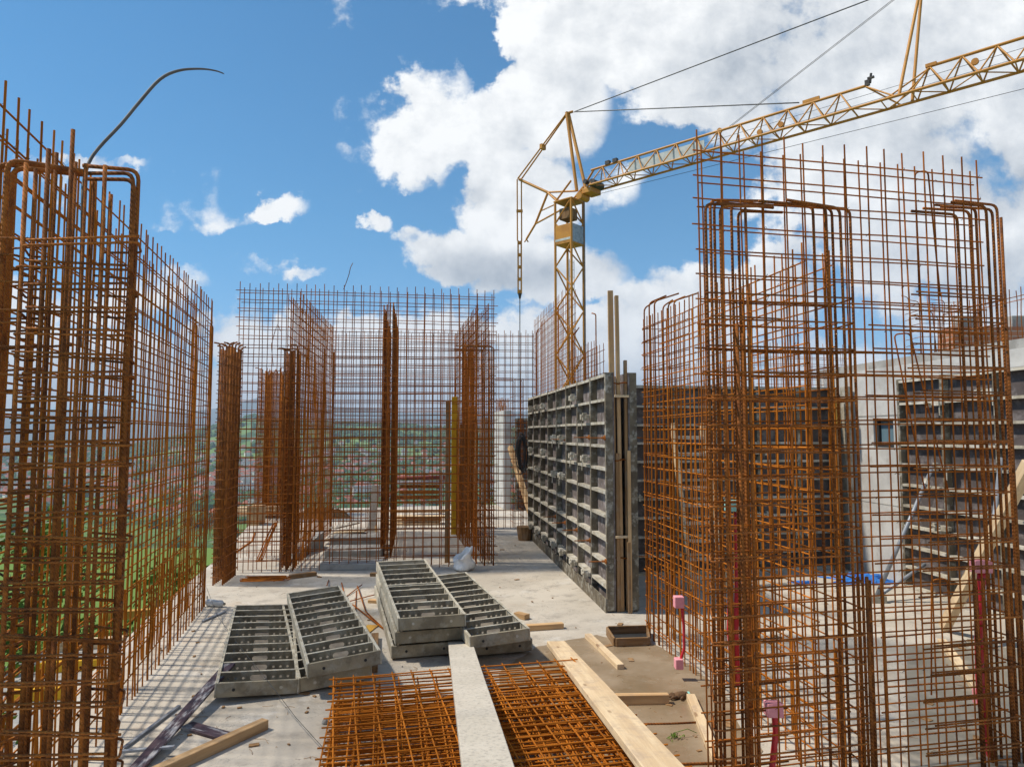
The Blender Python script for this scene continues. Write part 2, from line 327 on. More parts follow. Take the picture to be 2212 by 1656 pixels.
def rod(parent, A, B, r, mk='rust', name='bar', wob=1.6):
    A = Vector(A); B = Vector(B); d = B-A; L = d.length
    o = bpy.data.objects.new(name, random.choice(rods(mk, M[mk], wob))); C.objects.link(o)
    o.parent = parent; o.location = A-parent.location
    o.rotation_mode = 'QUATERNION'; o.rotation_quaternion = d.to_track_quat('Z', 'Y'); o.scale = (r, r, L)
    return o
def arc(pts, rad, n=4):
    """round the inner corners of a polyline"""
    pts = [Vector(p) for p in pts]; out = [pts[0]]
    for i in range(1, len(pts)-1):
        p = pts[i]; a = (pts[i-1]-p); b = (pts[i+1]-p); ra = min(rad, a.length*.45, b.length*.45)
        A = p+a.normalized()*ra; B = p+b.normalized()*ra
        for k in range(n+1):
            t = k/n; out.append(A*(1-t)**2+p*2*t*(1-t)+B*t*t)
    out.append(pts[-1]); return out
def bent(parent, pts, r, mk='rust_dark', name='hooked_bar', rad=.05, n=8):
    b = MB(); b.tube(arc(pts, rad), r, n); return b.build(name, M[mk], parent, smooth=True)
def J(a=.01): return random.uniform(-a, a)
AX = Vector((math.cos(R(10.5)), math.sin(R(10.5)), 0))      # building width axis
DX = Vector((-math.sin(R(10.5)), math.cos(R(10.5)), 0))     # building depth axis
# ------------------------------------------------------------------ mesh walls and column cages
def mesh_wall(label, P0, P1, H, sv=.15, sh=.15, r=.005, gap=.2, side=1, mk='rust', z0=.0, H2=None, stagger=.06, starters=0, group='reinforcement mesh walls', hz0=.08, lay=(0, 1), vtop=.07, hside=.08, name='rebar_mesh', wob=2.2, lshift=0.0, ties=0.0):
    P0 = Vector((P0[0], P0[1], z0)); P1 = Vector((P1[0], P1[1], z0)); d = (P1-P0); L = d.length; d.normalize()
    n = Vector((-d.y, d.x, 0))*side
    t = thing(name, (P0+P1)/2, label, 'rebar', group)
    for k in lay:
        o = n*(gap*k)+d*(lshift*k); Hk = H if k == 0 else (H2 or H-.04)
        nv = max(2, int(round(L/sv)))
        for i in range(nv+1):
            s = min(L, i*L/nv+stagger*k*.9); A = P0+d*s+o+d*J(.010)
            top = Hk+vtop*random.uniform(.75, 1.1)
            rod(t, A, A+Z*top+d*J(.012)+n*J(.012), r, mk, 'vertical_bar', wob)
        z = Hk-.06+.025*k; z -= int((z-hz0)/sh)*sh
        while z < Hk-.02:
            off = n*(.011 if k == 0 else -.011)
            a = P0-d*hside*random.uniform(.4, 1)+o+off+Z*(z+J(.008)); b = P1+d*hside*random.uniform(.3, 1)+o+off+Z*(z+J(.008))
            rod(t, a, b, r*.95, mk, 'horizontal_bar', wob); z += sh
    if ties:
        tb = MB(); rq = random.Random(len(label))
        for k in lay:
            o = n*(gap*k)+d*(lshift*k); nv = max(2, int(round(L/sv)))
            for i in range(nv+1):
                Hq = H if k == 0 else (H2 or H-.04); s = min(L, i*L/nv+stagger*k*.9); z = Hq-.06+.025*k; z -= int((z-hz0)/sh)*sh
                while z < (H if k == 0 else (H2 or H-.04)):
                    if rq.random() < ties:
                        c = P0+d*s+o+n*(.006 if k == 0 else -.006)+Z*z; w0 = r*1.9
                        tb.tube([c-d*w0-Z*w0, c-n*side*w0*.9, c+d*w0+Z*w0, c+d*w0*1.2+Z*w0*1.5+n*rq.uniform(-.02, .02)+Z*rq.uniform(-.03, .01)], .0016, 4)
                    z += sh
        if tb.v: tag(tb.build('tie_wires', M['steel_dark'], t), kind='stuff')
    for i in range(starters):
        s = L*(i+.5)/starters; A = P0+d*s+n*(gap*(i % 2))
        rod(t, A+d*.02, A+d*.02+Z*(.85+J(.12))+d*J(.03), r*1.3, mk, 'starter_bar')
    return t
def cage(label, bars, loops, lr=.0055, mk='rust_dark', loc=None, group='column reinforcement cages', name='rebar_cage'):
    """bars: list of (polyline, radius); loops: list of closed-ish polylines"""
    c = loc or Vector((bars[0][0][0][0], bars[0][0][0][1], 0))
    t = thing(name, c, label, 'rebar', group)
    for pts, r in bars:
        if len(pts) == 2: b = MB(); b.tube(pts, r, 8); b.build('main_bar', M[mk], t, smooth=True)
        else: bent(t, pts, r, mk, 'hooked_bar')
    for pts in loops: bent(t, pts, lr, mk, 'stirrup', rad=.03, n=6)
    return t
def loop_pts(P0, d, n, L, w, z, tilt=.0, open_=.0):
    """U or ring stirrup starting at P0, length L along d, width w along n"""
    a = P0+Z*z; dz = Z*tilt
    return [a+n*w*(.3+open_), a, a+d*L+dz, a+d*L+n*w+dz, a+n*w+Z*.012, a+n*w*.15+Z*.012] if not open_ else [a, a+d*L+dz, a+d*L+n*w+dz, a+n*w+Z*.01]

# ================================================================== SETTING
def lerp_tab(x, tab):
    if x <= tab[0][0]: return tab[0][1]
    for (x0, y0), (x1, y1) in zip(tab, tab[1:]):
        if x <= x1:
            t = (x-x0)/(x1-x0); return y0+(y1-y0)*t
    return tab[-1][1]
def sst(x, a, b):
    t = max(0., min(1., (x-a)/(b-a))); return t*t*(3-2*t)
RIDGE = [(-800, 985), (0, 984), (150, 974), (300, 962), (400, 944), (440, 930), (500, 914), (550, 901), (600, 908), (715, 917), (900, 923), (1000, 928), (1140, 921), (1500, 926), (2212, 930), (3400, 960)]
MOUNT = [(-1200, 905), (0, 894), (200, 884), (400, 891), (470, 882), (540, 864), (590, 850), (640, 862), (720, 884), (900, 893), (1140, 889), (1500, 884), (2212, 880), (3400, 900)]
def vnoise(x, y):
    s = 0; a = 1; f = 1
    for i in range(5):
        s += a*math.sin(x*f*1.3+1.7*i+math.sin(y*f*.9+i)*1.4)*math.cos(y*f*1.1-2.1*i+math.sin(x*f*.8)*1.2); a *= .5; f *= 2.07
    return s
def height(x, y):
    yy = max(y, 1.0); u = CU+FPX*x/yy if y > 60 else 700
    zr = CAMZ+(935-lerp_tab(u, RIDGE))/1500*2200
    zm = CAMZ+(935-lerp_tab(u, MOUNT))/1500*9000
    z = -7-80*sst(y, 26, 430)-4*sst(y, 430, 900)
    z += vnoise(x/60, y/60)*1.2*sst(y, 60, 200)
    k = sst(y, 900, 2200); k = k*.7+.3*max(0, min(1, (y-900)/1300))
    if y <= 2200: z = z*(1-k)+zr*k+vnoise(x/170, y/170)*7*sst(y, 1000, 1500)*(1-sst(y, 1950, 2200))
    else: z = zr+(-88-zr)*sst(y, 2200, 3300)
    if y > 4500:
        km = sst(y, 4500, 9000)**1.2; z = z+(zm+88)*km+vnoise(x/900, y/900)*38*sst(y, 4800, 6000)*(1-sst(y, 8000, 9000))
    return z
def terrain():
    ys = [-60, -30, 0, 8, 16, 26, 40, 60, 85, 120, 160, 210, 270, 340, 430, 540, 660, 780, 900]
    ys += [900+i*40 for i in range(1, 33)]+[2200, 2300, 2500, 2800, 3300, 3900, 4500]+[4500+i*250 for i in range(1, 19)]+[9400]
    A = [-1.45+i*.01 for i in range(291)]
    b = MB(); n = len(A)
    for y in ys:
        for a in A:
            x = a*(y+70) if y < 60 else a*(y+70*max(0, 1-(y-60)/400))
            b.v.append((x, y, height(x, y)))
    for i in range(len(ys)-1):
        for j in range(n-1):
            b.f.append((i*n+j, i*n+j+1, (i+1)*n+j+1, (i+1)*n+j)); b.mi.append(0)
    o = b.build('hills', M['ground'], smooth=True); tag(o, kind='structure')
terrain()
# slab: top at z=0, its left edge just outside the long mesh wall
def prism(name, poly, z0, z1, m, parent=None):
    b = MB(); n = len(poly)
    b.add([(x, y, z0) for x, y in poly]+[(x, y, z1) for x, y in poly],
          [tuple(range(n))[::-1], tuple(range(n, 2*n))]+[(i, (i+1) % n, n+(i+1) % n, n+i) for i in range(n)])
    return b.build(name, m, parent)
B0 = F(440, 1310); B1 = F(270, 1530); Bd = (B1-B0).normalized()
Bnear = B0+Bd*((B0.y-3.15)/abs(Bd.y)); Bn = Vector((Bd.y, -Bd.x, 0))
if Bn.x > 0: Bn = -Bn
e0 = B0+Bn*.55; e1 = B0+Bd*14+Bn*.55
slab = prism('slab', [(e1.x, e1.y), (14, -6), (16, 24), (2.0, 22.2), (-5.9, 20.4), (-7.0, 19.6), (e0.x-.75, 12.5), (e0.x, e0.y)], -.32, 0, M['slab']); tag(slab, kind='structure')
low = prism('lower_building', [(e1.x+.1, e1.y+.1), (13.9, -5.8), (15.8, 23.8), (2.0, 22), (-5.8, 20.2), (-6.8, 19.5), (e0.x-.65, 12.5), (e0.x+.1, e0.y)], -7.2, -.325, M['concrete_grey']); 
tag(low, 'grey concrete storey below the working slab', 'building')
def poly_sheet(name, pts, z, m):
    b = MB(); b.add([(p[0], p[1], z) for p in pts], [tuple(range(len(pts)))]); o = b.build(name, m); return tag(o, kind='structure')
def blobpoly(cs, amp=.05):
    out = []
    for i in range(len(cs)):
        a = Vector(cs[i]); b = Vector(cs[(i+1) % len(cs)])
        for k in range(6):
            p = a.lerp(b, k/6); out.append(Vector((p.x+J(amp), p.y+J(amp), 0)))
    return out
puddle = poly_sheet('puddle', blobpoly([F(1160, 1395), F(1290, 1372), F(1420, 1392), F(1500, 1440), F(1560, 1500), F(1640, 1620), F(1500, 1900), F(1200, 1900), F(1050, 1560), F(1090, 1440)], .03), .004, M['puddle'])
M['darker'] = mat('dark_concrete', (.27, .245, .20), (.21, .19, .155), scale=1.1, rough=.28, c3=(.34, .31, .27), s3=5, f3=.6, spec=.5)  # dark, smoother concrete for the floor area at the right
darker = poly_sheet('dark_floor', blobpoly([F(1958, 1395), F(2080, 1385), F(2330, 1420), F(2500, 1700), F(1965, 1900)], .015), .004, M['darker'])
# ------------------------------------------------------------------ woods, far town
def leafball(b, c, r, n, rr, s=.35, flat=.8):
    for _ in range(n):
        d = Vector((rr.gauss(0, 1), rr.gauss(0, 1), rr.gauss(0, 1)*flat)).normalized()*r*(rr.random()**.45)
        p = c+d; a = Vector((rr.gauss(0, 1), rr.gauss(0, 1), rr.gauss(0, 1))).normalized(); q = a.orthogonal().normalized()*s*r; e = a.cross(q).normalized()*s*r*.7
        b.add([p-q, p+e, p+q, p-e], [(0, 1, 2, 3)])
def crown(b, c, r, rr):
    """low crown for a far tree: rough 12-face blob"""
    n = 6; vs = [c+Vector((0, 0, r*1.1))]; 
    for k, (zz, q) in enumerate(((.45, .85), (-.3, 1.0))):
        for j in range(n):
            a = 2*math.pi*(j+.5*k)/n; f = q*r*rr.uniform(.75, 1.2); vs.append(c+Vector((math.cos(a)*f, math.sin(a)*f, zz*r*rr.uniform(.7, 1.2))))
    vs.append(c-Vector((0, 0, r*.7)))
    fs = [(0, 1+j, 1+(j+1) % n) for j in range(n)]+[(1+j, 1+n+j, 1+n+(j+1) % n, 1+(j+1) % n) for j in range(n)]+[(13, 1+n+(j+1) % n, 1+n+j) for j in range(n)]
    b.add(vs, fs)
def forest():
    rr = random.Random(3); b = MB(); k = 0
    while k < 9000:
        y = 520+2000*rr.random()**.8; u = rr.uniform(-150, 2300); x = (u-CU)/1500*y
        dn = vnoise(x/210+3, y/210)+.5*vnoise(x/70, y/70)
        if dn < (.05 if y > 1150 else .55): 
            if rr.random() > .06: continue
        if y > 2230: continue
        r = rr.uniform(4, 8.5); z = height(x, y); crown(b, Vector((x, y, z+r*.6)), r, rr); k += 1
    o = b.build('distant_wood', M['far_tree']); tag(o, 'dark green woods and hedges covering the far hillside', 'wood', kind='stuff')
forest()
def house_mesh(nm, w_, d_, h, roof, rh, flat=False):
    b = MB(); b.box((0, 0, h/2-2), (w_, d_, h+4)); b.cur = 1
    if flat: b.box((0, 0, h+.3), (w_+.6, d_+.6, .6))
    else:
        o = .7; x = w_/2+o; y = d_/2+o
        b.add([(-x, -y, h-.2), (x, -y, h-.2), (x, y, h-.2), (-x, y, h-.2), (-x+y*.5, 0, h+rh), (x-y*.5, 0, h+rh)], [(0, 1, 5, 4), (2, 3, 4, 5), (0, 4, 3), (1, 2, 5), (3, 2, 1, 0)])
    b.cur = 2
    for fl in range(max(1, int(h//3))):
        for i in range(max(2, int(w_//3.5))):
            xx = -w_/2+(i+.5)*w_/max(2, int(w_//3.5))
            b.box((xx, -d_/2-.03, 1.6+fl*3), (1.2, .1, 1.3))
    me = bpy.data.meshes.new(nm); me.from_pydata(b.v, [], b.f)
    for m in (M['house_wall'], roof, M['dark_frame']): me.materials.append(m)
    me.polygons.foreach_set('material_index', b.mi); me.update(); return me
HM = [('red', house_mesh('house', 10, 8, 6, M['roof_red'], 3.4)), ('red', house_mesh('house', 13, 9, 5, M['roof_red'], 3.8)), ('red', house_mesh('house', 9, 8, 8, M['roof_red'], 3)),
      ('grey', house_mesh('house', 12, 9, 6, M['roof_grey'], 2.6)), ('block', house_mesh('apartment_block', 30, 13, 14, M['roof_grey'], 0, True)), ('hall', house_mesh('long_hall', 42, 20, 7, M['roof_grey'], 2.5))]
LBL = {'red': ('small pale house with red tiled roof in the valley town', 'house', 'red roofed houses in the valley'),
       'grey': ('small pale house with grey roof in the valley town', 'house', 'grey roofed houses in the valley'),
       'block': ('pale flat roofed apartment block far down in the valley', 'apartment block', 'apartment blocks in the valley'),
       'hall': ('long low hall with grey roof on the valley floor', 'hall', 'long halls on the valley floor')}
def hit(u, v):
    d = ray(u, v); y = 300.
    while y < 2300:
        x = d.x/d.y*y; z = CAMZ+d.z/d.y*y
        if z < height(x, y): return x, y
        y *= 1.012
    return None
def town():
    rr = random.Random(11); n = 0; pts = []
    while n < 290:
        u = rr.choice([rr.uniform(0, 470), rr.uniform(430, 820), rr.uniform(700, 1140), rr.uniform(430, 1140)]); v = 965+rr.random()**.7*155 if u > 430 else 985+rr.random()*135
        if u > 430 and v < 1010 and rr.random() < .75: continue
        h = hit(u, v)
        if not h or any((h[0]-a)**2+(h[1]-c)**2 < 15**2 for a, c in pts): continue
        pts.append(h)
        k = rr.random(); i = 0 if k < .33 else 1 if k < .58 else 2 if k < .74 else 3 if k < .92 else 4 if k < .97 else 5
        if v < 1060 and i > 3: i = 0
        kd, me = HM[i]; nm = 'house' if i < 4 else ('apartment_block' if i == 4 else 'long_hall')
        o = bpy.data.objects.new(nm, me); C.objects.link(o); o.location = (*h, height(*h)); o.rotation_euler.z = rr.uniform(-.7, .7)
        s_ = rr.uniform(.85, 1.25); o.scale = (s_, s_, s_)
        tag(o, *LBL[kd]); n += 1
town()
def filler():
    rr = random.Random(19); b = MB(); n = 0
    while n < 1100:
        u = rr.uniform(-60, 1180); v = 955+rr.random()**.8*120
        if u > 440 and v < 990 and rr.random() < .7: continue
        h = hit(u, v)
        if not h: continue
        z = height(*h); w_ = rr.uniform(8, 13); a = rr.uniform(0, 1.5); ax = (Vector((math.cos(a), math.sin(a), 0)), Vector((-math.sin(a), math.cos(a), 0)), Z); hh = rr.uniform(4, 7); c = Vector((*h, z)); b.cur = 0
        b.box(c+Z*(hh/2-1), (w_, w_*.8, hh+2), ax); b.cur = 1 if rr.random() < .62 else 2; X, Y, _ = ax; q = w_/2+.6
        b.add([c-X*q-Y*q*.8+Z*hh, c+X*q-Y*q*.8+Z*hh, c+X*q+Y*q*.8+Z*hh, c-X*q+Y*q*.8+Z*hh, c-X*q*.4+Z*(hh+3), c+X*q*.4+Z*(hh+3)], [(0, 1, 5, 4), (2, 3, 4, 5), (0, 4, 3), (1, 2, 5)]); n += 1
    o = b.build('hillside_town', [M['house_wall'], M['roof_red'], M['roof_grey']]); tag(o, 'crowd of small houses packed between the trees of the valley town', 'town', kind='stuff')
filler()
def far_city():
    rr = random.Random(5); b = MB()
    for _ in range(1500):
        y = rr.uniform(2300, 4300); u = rr.uniform(-300, 420); x = (u-CU)/1500*y
        if vnoise(x/500, y/700) < -.3: continue
        z = height(x, y); w_ = rr.uniform(9, 22); h = rr.uniform(5, 14); c = rr.random(); b.cur = 0
        ax = Vector((math.cos(rr.random()), math.sin(rr.random()), 0))
        b.box((x, y, z+h/2), (w_, w_*.8, h)); b.cur = 1 if c < .7 else 2
        q = w_/2+.6; b.add([(x-q, y-q*.8, z+h), (x+q, y-q*.8, z+h), (x+q, y+q*.8, z+h), (x-q, y+q*.8, z+h), (x, y, z+h+3.4)], [(0, 1, 4), (1, 2, 4), (2, 3, 4), (3, 0, 4)])
    o = b.build('distant_city', [M['house_wall'], M['roof_red'], M['roof_grey']]); tag(o, 'far off city of pale houses and red roofs on the plain', 'city', kind='stuff')
far_city()
# shrubs and trees just below the slab on the left
def shrub(x, y, z, h, r, label, seed):
    rr = random.Random(seed); t = thing('tree', (x, y, z), label, 'tree', 'trees below the slab edge')
    b = MB(); b.tube([(x, y, z), (x+.1, y, z+h*.4), (x-.1, y+.1, z+h*.8)], [.14, .1, .03], 7)
    for i in range(5):
        a = rr.random()*6.3; b.tube([(x, y, z+h*(.25+.1*i)), (x+math.cos(a)*r*.6, y+math.sin(a)*r*.6, z+h*(.45+.1*i))], [.06, .02], 5)
    b.build('trunk', M['bark'], t, smooth=True)
    b = MB()
    for i in range(26):
        a = rr.random()*6.3; q = r*math.sqrt(rr.random()); zz = z+h*rr.uniform(.3, 1.0)
        q *= 1-.5*abs((zz-z)/h-.6)
        leafball(b, Vector((x+math.cos(a)*q, y+math.sin(a)*q, zz)), r*.33, 110, rr, s=.13)
    b.build('crown', M['foliage'], t)
shrub(-13.2, 17, -7.1, 5.6, 2.2, 'bright green tree far left, lowest in view behind the thick bars', 1)
shrub(-11.0, 22, -7.1, 5.4, 2.3, 'bright green tree below the slab, right of the lowest tree', 2)
shrub(-16.5, 24, -7.1, 6.2, 2.5, 'leafy tree at the left edge above the other trees', 3)
shrub(-11.2, 28, -8.5, 5.0, 2.4, 'green tree farthest from the slab edge behind the long mesh', 4)
shrub(-10.3, 12.5, -7.1, 4.2, 1.6, 'low green bush beside the lower terrace', 6)
# lower terrace with timber and yellow beams (outside the slab edge, a storey down)
ter = prism('terrace', [(-13, 9), (-4.8, 9), (-5.6, 14), (-6.4, 19), (-12, 19)], -7.25, -3.4, M['concrete_grey']); tag(ter, kind='structure')
def beam(name, A, B, w_, h, m, parent=None, roll=0, bevel=.003, label=None, cat='plank', group=None, ends=True):
    A = Vector(A); B = Vector(B); d = (B-A); L = d.length; d.normalize()
    side = d.cross(Z).normalized() if abs(d.z) < .97 else Vector((1, 0, 0)); up = d.cross(side).normalized(); side = up.cross(d).normalized()
    if roll:
        q = Matrix.Rotation(roll, 3, d); side = q @ side; up = q @ up
    # local frame: z along the beam so the grain runs with it
    b = MB(); nseg = max(1, int(L/.5)); vs = []
    for i in range(nseg+1):
        t = i/nseg; sag = J(.002)
        for a, c in ((-1, -1), (1, -1), (1, 1), (-1, 1)): vs.append((a*w_/2+J(.0012), c*h/2+sag, t*L))
    fs = [(i*4+j, i*4+(j+1) % 4, (i+1)*4+(j+1) % 4, (i+1)*4+j) for i in range(nseg) for j in range(4)]+[(3, 2, 1, 0), tuple(range(nseg*4, nseg*4+4))]
    me = bpy.data.meshes.new(name); me.from_pydata(vs, [], fs); me.materials.append(m); me.update()
    o = bpy.data.objects.new(name, me); C.objects.link(o)
    mw = Matrix((side, up, d)).transposed(); 
    base = parent.location if parent else Vector((0, 0, 0))
    if parent: o.parent = parent
    o.rotation_mode = 'QUATERNION'; o.rotation_quaternion = mw.to_quaternion(); o.location = A-base
    if bevel:
        bv = o.modifiers.new('bevel', 'BEVEL'); bv.width = bevel; bv.segments = 1
    if label: tag(o, label, cat, group)
    return o
for i, (u, v, du, lab, mk) in enumerate([(20, 1500, 250, 'yellow beam on the lower terrace, nearest to the thick bars', 'yellow_bright'), (90, 1440, 190, 'bright yellow beam on the lower terrace, second from the front', 'yellow_bright'),
                                         (120, 1395, 150, 'pale board on the lower terrace beyond the yellow beams', 'timber_pale'), (230, 1330, 160, 'short yellow beam farthest along the lower terrace', 'yellow_dull')]):
    a = F(u, v, -3.28); b_ = F(u+du, v-12, -3.28); beam('girder', a, b_, .22, .24, M[mk], label=lab, cat='beam')
# grey post outside the left wall
pg = beam('steel_post', W(497*0+152, 1420, 6.2), W(152, 985, 6.2), .045, .045, M['grey_metal'], label='slim grey steel post standing outside the left mesh wall', cat='post')

# ================================================================== REBAR
# B: long double mesh wall on the left
def uf(P): return (P.x, P.y)
B_far = B0.copy()
mesh_wall('long double rebar mesh wall along the left slab edge', Bnear, B_far, 3.86, side=(1 if (Vector((-(B_far-Bnear).y, (B_far-Bnear).x, 0))).dot(Bn) > 0 else -1), mk='rust_orange', starters=30, gap=.2, r=.0062, ties=.35)
bd = (B_far-Bnear).normalized()
bars = []
for i in range(3):
    for k in range(2):
        p = B_far-bd*(.02+.10*i)+Bn*.19*k+(-Bn)*.012
        top = 3.62+J(.05)
        bars.append(([p, p+Z*top, p+Z*(top+.01)-bd*.22] if i == 0 else [p, p+Z*(top-.05)], .008))
loops = [[B_far-bd*.45+Z*z, B_far+Z*z+bd*.02, B_far+Bn*.2+Z*z+bd*.02, B_far-bd*.45+Bn*.2+Z*z] for z in [.15+.15*i for i in range(24)]]
cage('narrow end cage with hooked tops where the left mesh wall stops', bars, loops, .0048, mk='rust_orange')
# A: thick bar boundary cage in the left foreground
bars = []; yA = 3.0
def vb(u, v, Y, vt, r, hook=None, v0=None):
    p = W(u, v, Y); zt = W(u, vt, Y).z; base = Vector((p.x, Y, 0 if v0 is None else v0))
    pts = [base, Vector((p.x+J(.006), Y, zt))]
    if hook is not None: pts.append(pts[-1]+Vector(hook))
    return (pts, r)
A_list = [(24, 2.98, 352, .0098), (42, 3.11, 365, .0090), (72, 2.97, 322, .0103), (86, 3.12, 330, .0090), (120, 2.97, 280, .0090), (131, 3.13, 350, .0090),
          (157, 2.98, 354, .0090), (173, 3.13, 388, .0090), (198, 2.98, 357, .0090), (210, 3.13, 420, .0095)]
for (u, Y, vt, r) in A_list: bars.append(vb(u, 1060, Y, vt, r))
for (u, Y, vt, dx, dy) in ((266, 3.02, 388, -.235, .02), (259, 3.08, 374, -.235, .03), (270, 3.13, 368, -.24, -.03)): bars.append(vb(u, 1060, Y, vt, .0093, (dx, dy, .0103)))
for (u, Y, vt, dx, dy) in ((-22, 3.02, 345, .27, .12), (-10, 3.12, 362, .29, .06), (-40, 3.1, 352, .26, .1)): bars.append(vb(u, 1060, Y, vt, .012, (dx, dy, -.01)))
for (u, Y, vt) in ((-60, 3.0, 300), (-85, 3.12, 320)): bars.append(vb(u, 1060, Y, vt, .0095))
for (u, Y) in ((55, 3.1), (110, 3.08), (150, 3.1), (235, 3.08), (185, 3.1)): bars.append(vb(u, 1500, Y, 1395+J(18), .0115))
pl = W(20, 1060, 2.955); pr = W(277, 1060, 2.955)
loops = []
z = .12
while z < 3.1:
    t_ = J(.018); L = pr.x-pl.x
    P = Vector((pl.x+J(.02), 2.952, z)); 
    loops.append([P+Vector((-.05, .2, 0)), P+Vector((-.1, .19, 0)), P, P+Vector((L, 0, t_)), P+Vector((L-.085, .18, t_)), P+Vector((L*.45, .185, t_*.5+.01))])
    z2 = z+.018+J(.005); loops.append([Vector((pl.x+.02+J(.03), 2.942, z2)), Vector((pr.x-.02+J(.04), 2.942, z2+t_+J(.006)))])
    # ties of the neighbouring part, off to the left
    P3 = Vector((pl.x-.3+J(.1), 3.1, z+.05+J(.03))); loops.append([P3, P3+Vector((.50+J(.2), .02, J(.05)))]) if random.random() < .4 else None
    P2 = Vector((-2.75, 2.96, z+.04+J(.02))); loops.append([P2, P2+Vector((.62+J(.06), .02, J(.03))), P2+Vector((.60, .24, J(.03))), P2+Vector((0, .28, 0))])
    z += .098+J(.0103)
cage('thick ribbed bar cage in the left foreground with hooked tops', bars, loops, .0056, loc=Vector((-2, 3, 0)))
# grey conduit sticking out of the left cage
tq = thing('conduit', W(190, 360, 4.2), 'grey bent conduit curving up over the left cage into the sky', 'conduit')
cp = [(178, 470), (180, 400), (192, 352), (215, 318), (262, 268), (300, 222), (345, 172), (385, 153), (430, 149), (465, 153), (487, 161)]
b = MB(); kp = [W(u, v, 4.2+.06*i) for i, (u, v) in enumerate(cp)]; kp = [kp[0]-Z*.8+Vector((.02, 0, 0))]+kp; pts = []
for i in range(len(kp)-1):
    p0, p1, p2, p3 = kp[max(i-1, 0)], kp[i], kp[i+1], kp[min(i+2, len(kp)-1)]
    for q in range(4):
        t_ = q/4; pts.append(.5*((2*p1)+(p2-p0)*t_+(2*p0-5*p1+4*p2-p3)*t_*t_+(3*p1-p0-3*p2+p3)*t_**3))
b.tube(pts, [.0105 if k < 30 else .0105-.007*(k-30)/(len(pts)-30) for k in range(len(pts))], 8); b.build('tube', M['conduit_grey'], tq, smooth=True)
# C: narrow cage wall
c0 = F(460, 1264); CD = (F(496, 1238)-F(460, 1264)).normalized()
bars = []; loops = []
for i in range(9):
    for k in range(2):
        p = c0+CD*(i*.085)+AX*(.13*k); top = 3.55+J(.06)
        hk = (-.07, -.05, .01) if k == 0 else (.08, -.03, .02)
        bars.append(([p, p+Z*top, p+Z*top+Vector(hk)] if i % 2 == 0 else [p, p+Z*(top-.05)], .012))
for i in range(25):
    z = .12+.14*i; loops.append([c0+Z*z-CD*.03-AX*.03, c0+Z*z-CD*.03+AX*.17, c0+Z*z+CD*.74+AX*.15, c0+Z*z+CD*.74-AX*.02])
    loops.append([c0+Z*(z+.05)-CD*.02-AX*.02, c0+Z*(z+.05)+CD*.7-AX*.02])
cage('tall narrow cage left of the broad mesh wall, hooks splayed at the top', bars, loops, .0065, mk='rust_dark')
# D: broad front mesh
D0 = F(503, 1237); D1 = F(1066, 1221)
mesh_wall('broad double mesh wall across the middle, highest of the middle group', D0, D1, 4.58, gap=.22, side=1, r=.0064, mk='rust', stagger=.03)
def end_cage(u, v, label, H=3.62, n=2, hook=None, r=.009, back=0.5, mk='rust_dark', wid=.2, pitch=.14, cols=2):
    p0 = F(u, v); bars = []; loops = []
    for i in range(n+1):
        for k in range(cols):
            p = p0+DX*(back*i/n)+AX*(wid*k/(cols-1)-wid/2)
            top = H+J(.05)
            bars.append(([p, p+Z*top, p+Z*top+AX*hook] if hook and i < 2 else [p, p+Z*(top-.04)], r))
    z = .12
    while z < H-.25:
        q = p0-AX*(wid/2+.012)-DX*.012+Z*z
        loops.append([q+DX*(back+.3), q, q+AX*(wid+.024), q+AX*(wid+.024)+DX*(back+.3)]); z += pitch
    return cage(label, bars, loops, .0048, mk=mk)
end_cage(1056, 1221, 'hooked end cage at the right end of the broad middle mesh', H=3.66, hook=-.5, back=.45, wid=.16)
end_cage(618, 1234, 'dark end cage of the cross wall left of the middle', H=3.6, hook=-.12, back=.5, n=3, wid=.2, cols=3, r=.011)
# E: cross wall going back
E0 = F(632, 1234)+DX*.3; E1 = F(712, 1152)
mesh_wall('cross mesh wall receding behind the broad mesh, left one', E0, E1, 4.5, side=1, gap=.2, r=.0068, mk='rust_orange', starters=14, group='cross mesh walls', sh=.15)
end_cage(703, 1152, 'dark far end cage of the left cross wall', H=4.1, back=.35, r=.01)
# L7: edge-on wall near the middle
L0 = F(834, 1202); L1 = L0+ (Vector((L0.x, L0.y, 0)).normalized())*3.2
L0b = L0+AX*.085
mesh_wall('mesh wall seen edge on in the middle as one dark column', L0b, L0b+(L1-L0)+AX*.13, 4.45, side=1, gap=.17, sv=.10, r=.0085, mk='rust', starters=16, group='cross mesh walls')
end_cage(833, 1203, 'tall dark end cage in the middle, a straight thick post of bars', H=4.6, back=.5, n=3, r=.0125, wid=.17, cols=4, pitch=.1)
# M8: right cross wall
m0 = F(1060, 1222)+DX*.25; 
mesh_wall('cross mesh wall receding from the right end of the broad mesh', m0, m0+DX*3.9, 4.4, side=1, gap=.2, r=.0062, mk='rust', starters=14, group='cross mesh walls')
end_cage(1012, 1152, 'far end cage of the right cross wall', H=4.2, back=.3, r=.009, mk='rust')
# N9: rear mesh
N0 = F(716, 1141); N1 = F(1152, 1141)
mesh_wall('rear double mesh wall behind the middle group, reaching the grey formwork', N0, N1, 4.55, side=1, gap=.2, r=.0070, sv=.17, sh=.17)
end_cage(1122, 1141, 'slim hooked cage beside the far end of the grey formwork', H=3.45, hook=-.45, back=.3, r=.007, mk='rust')
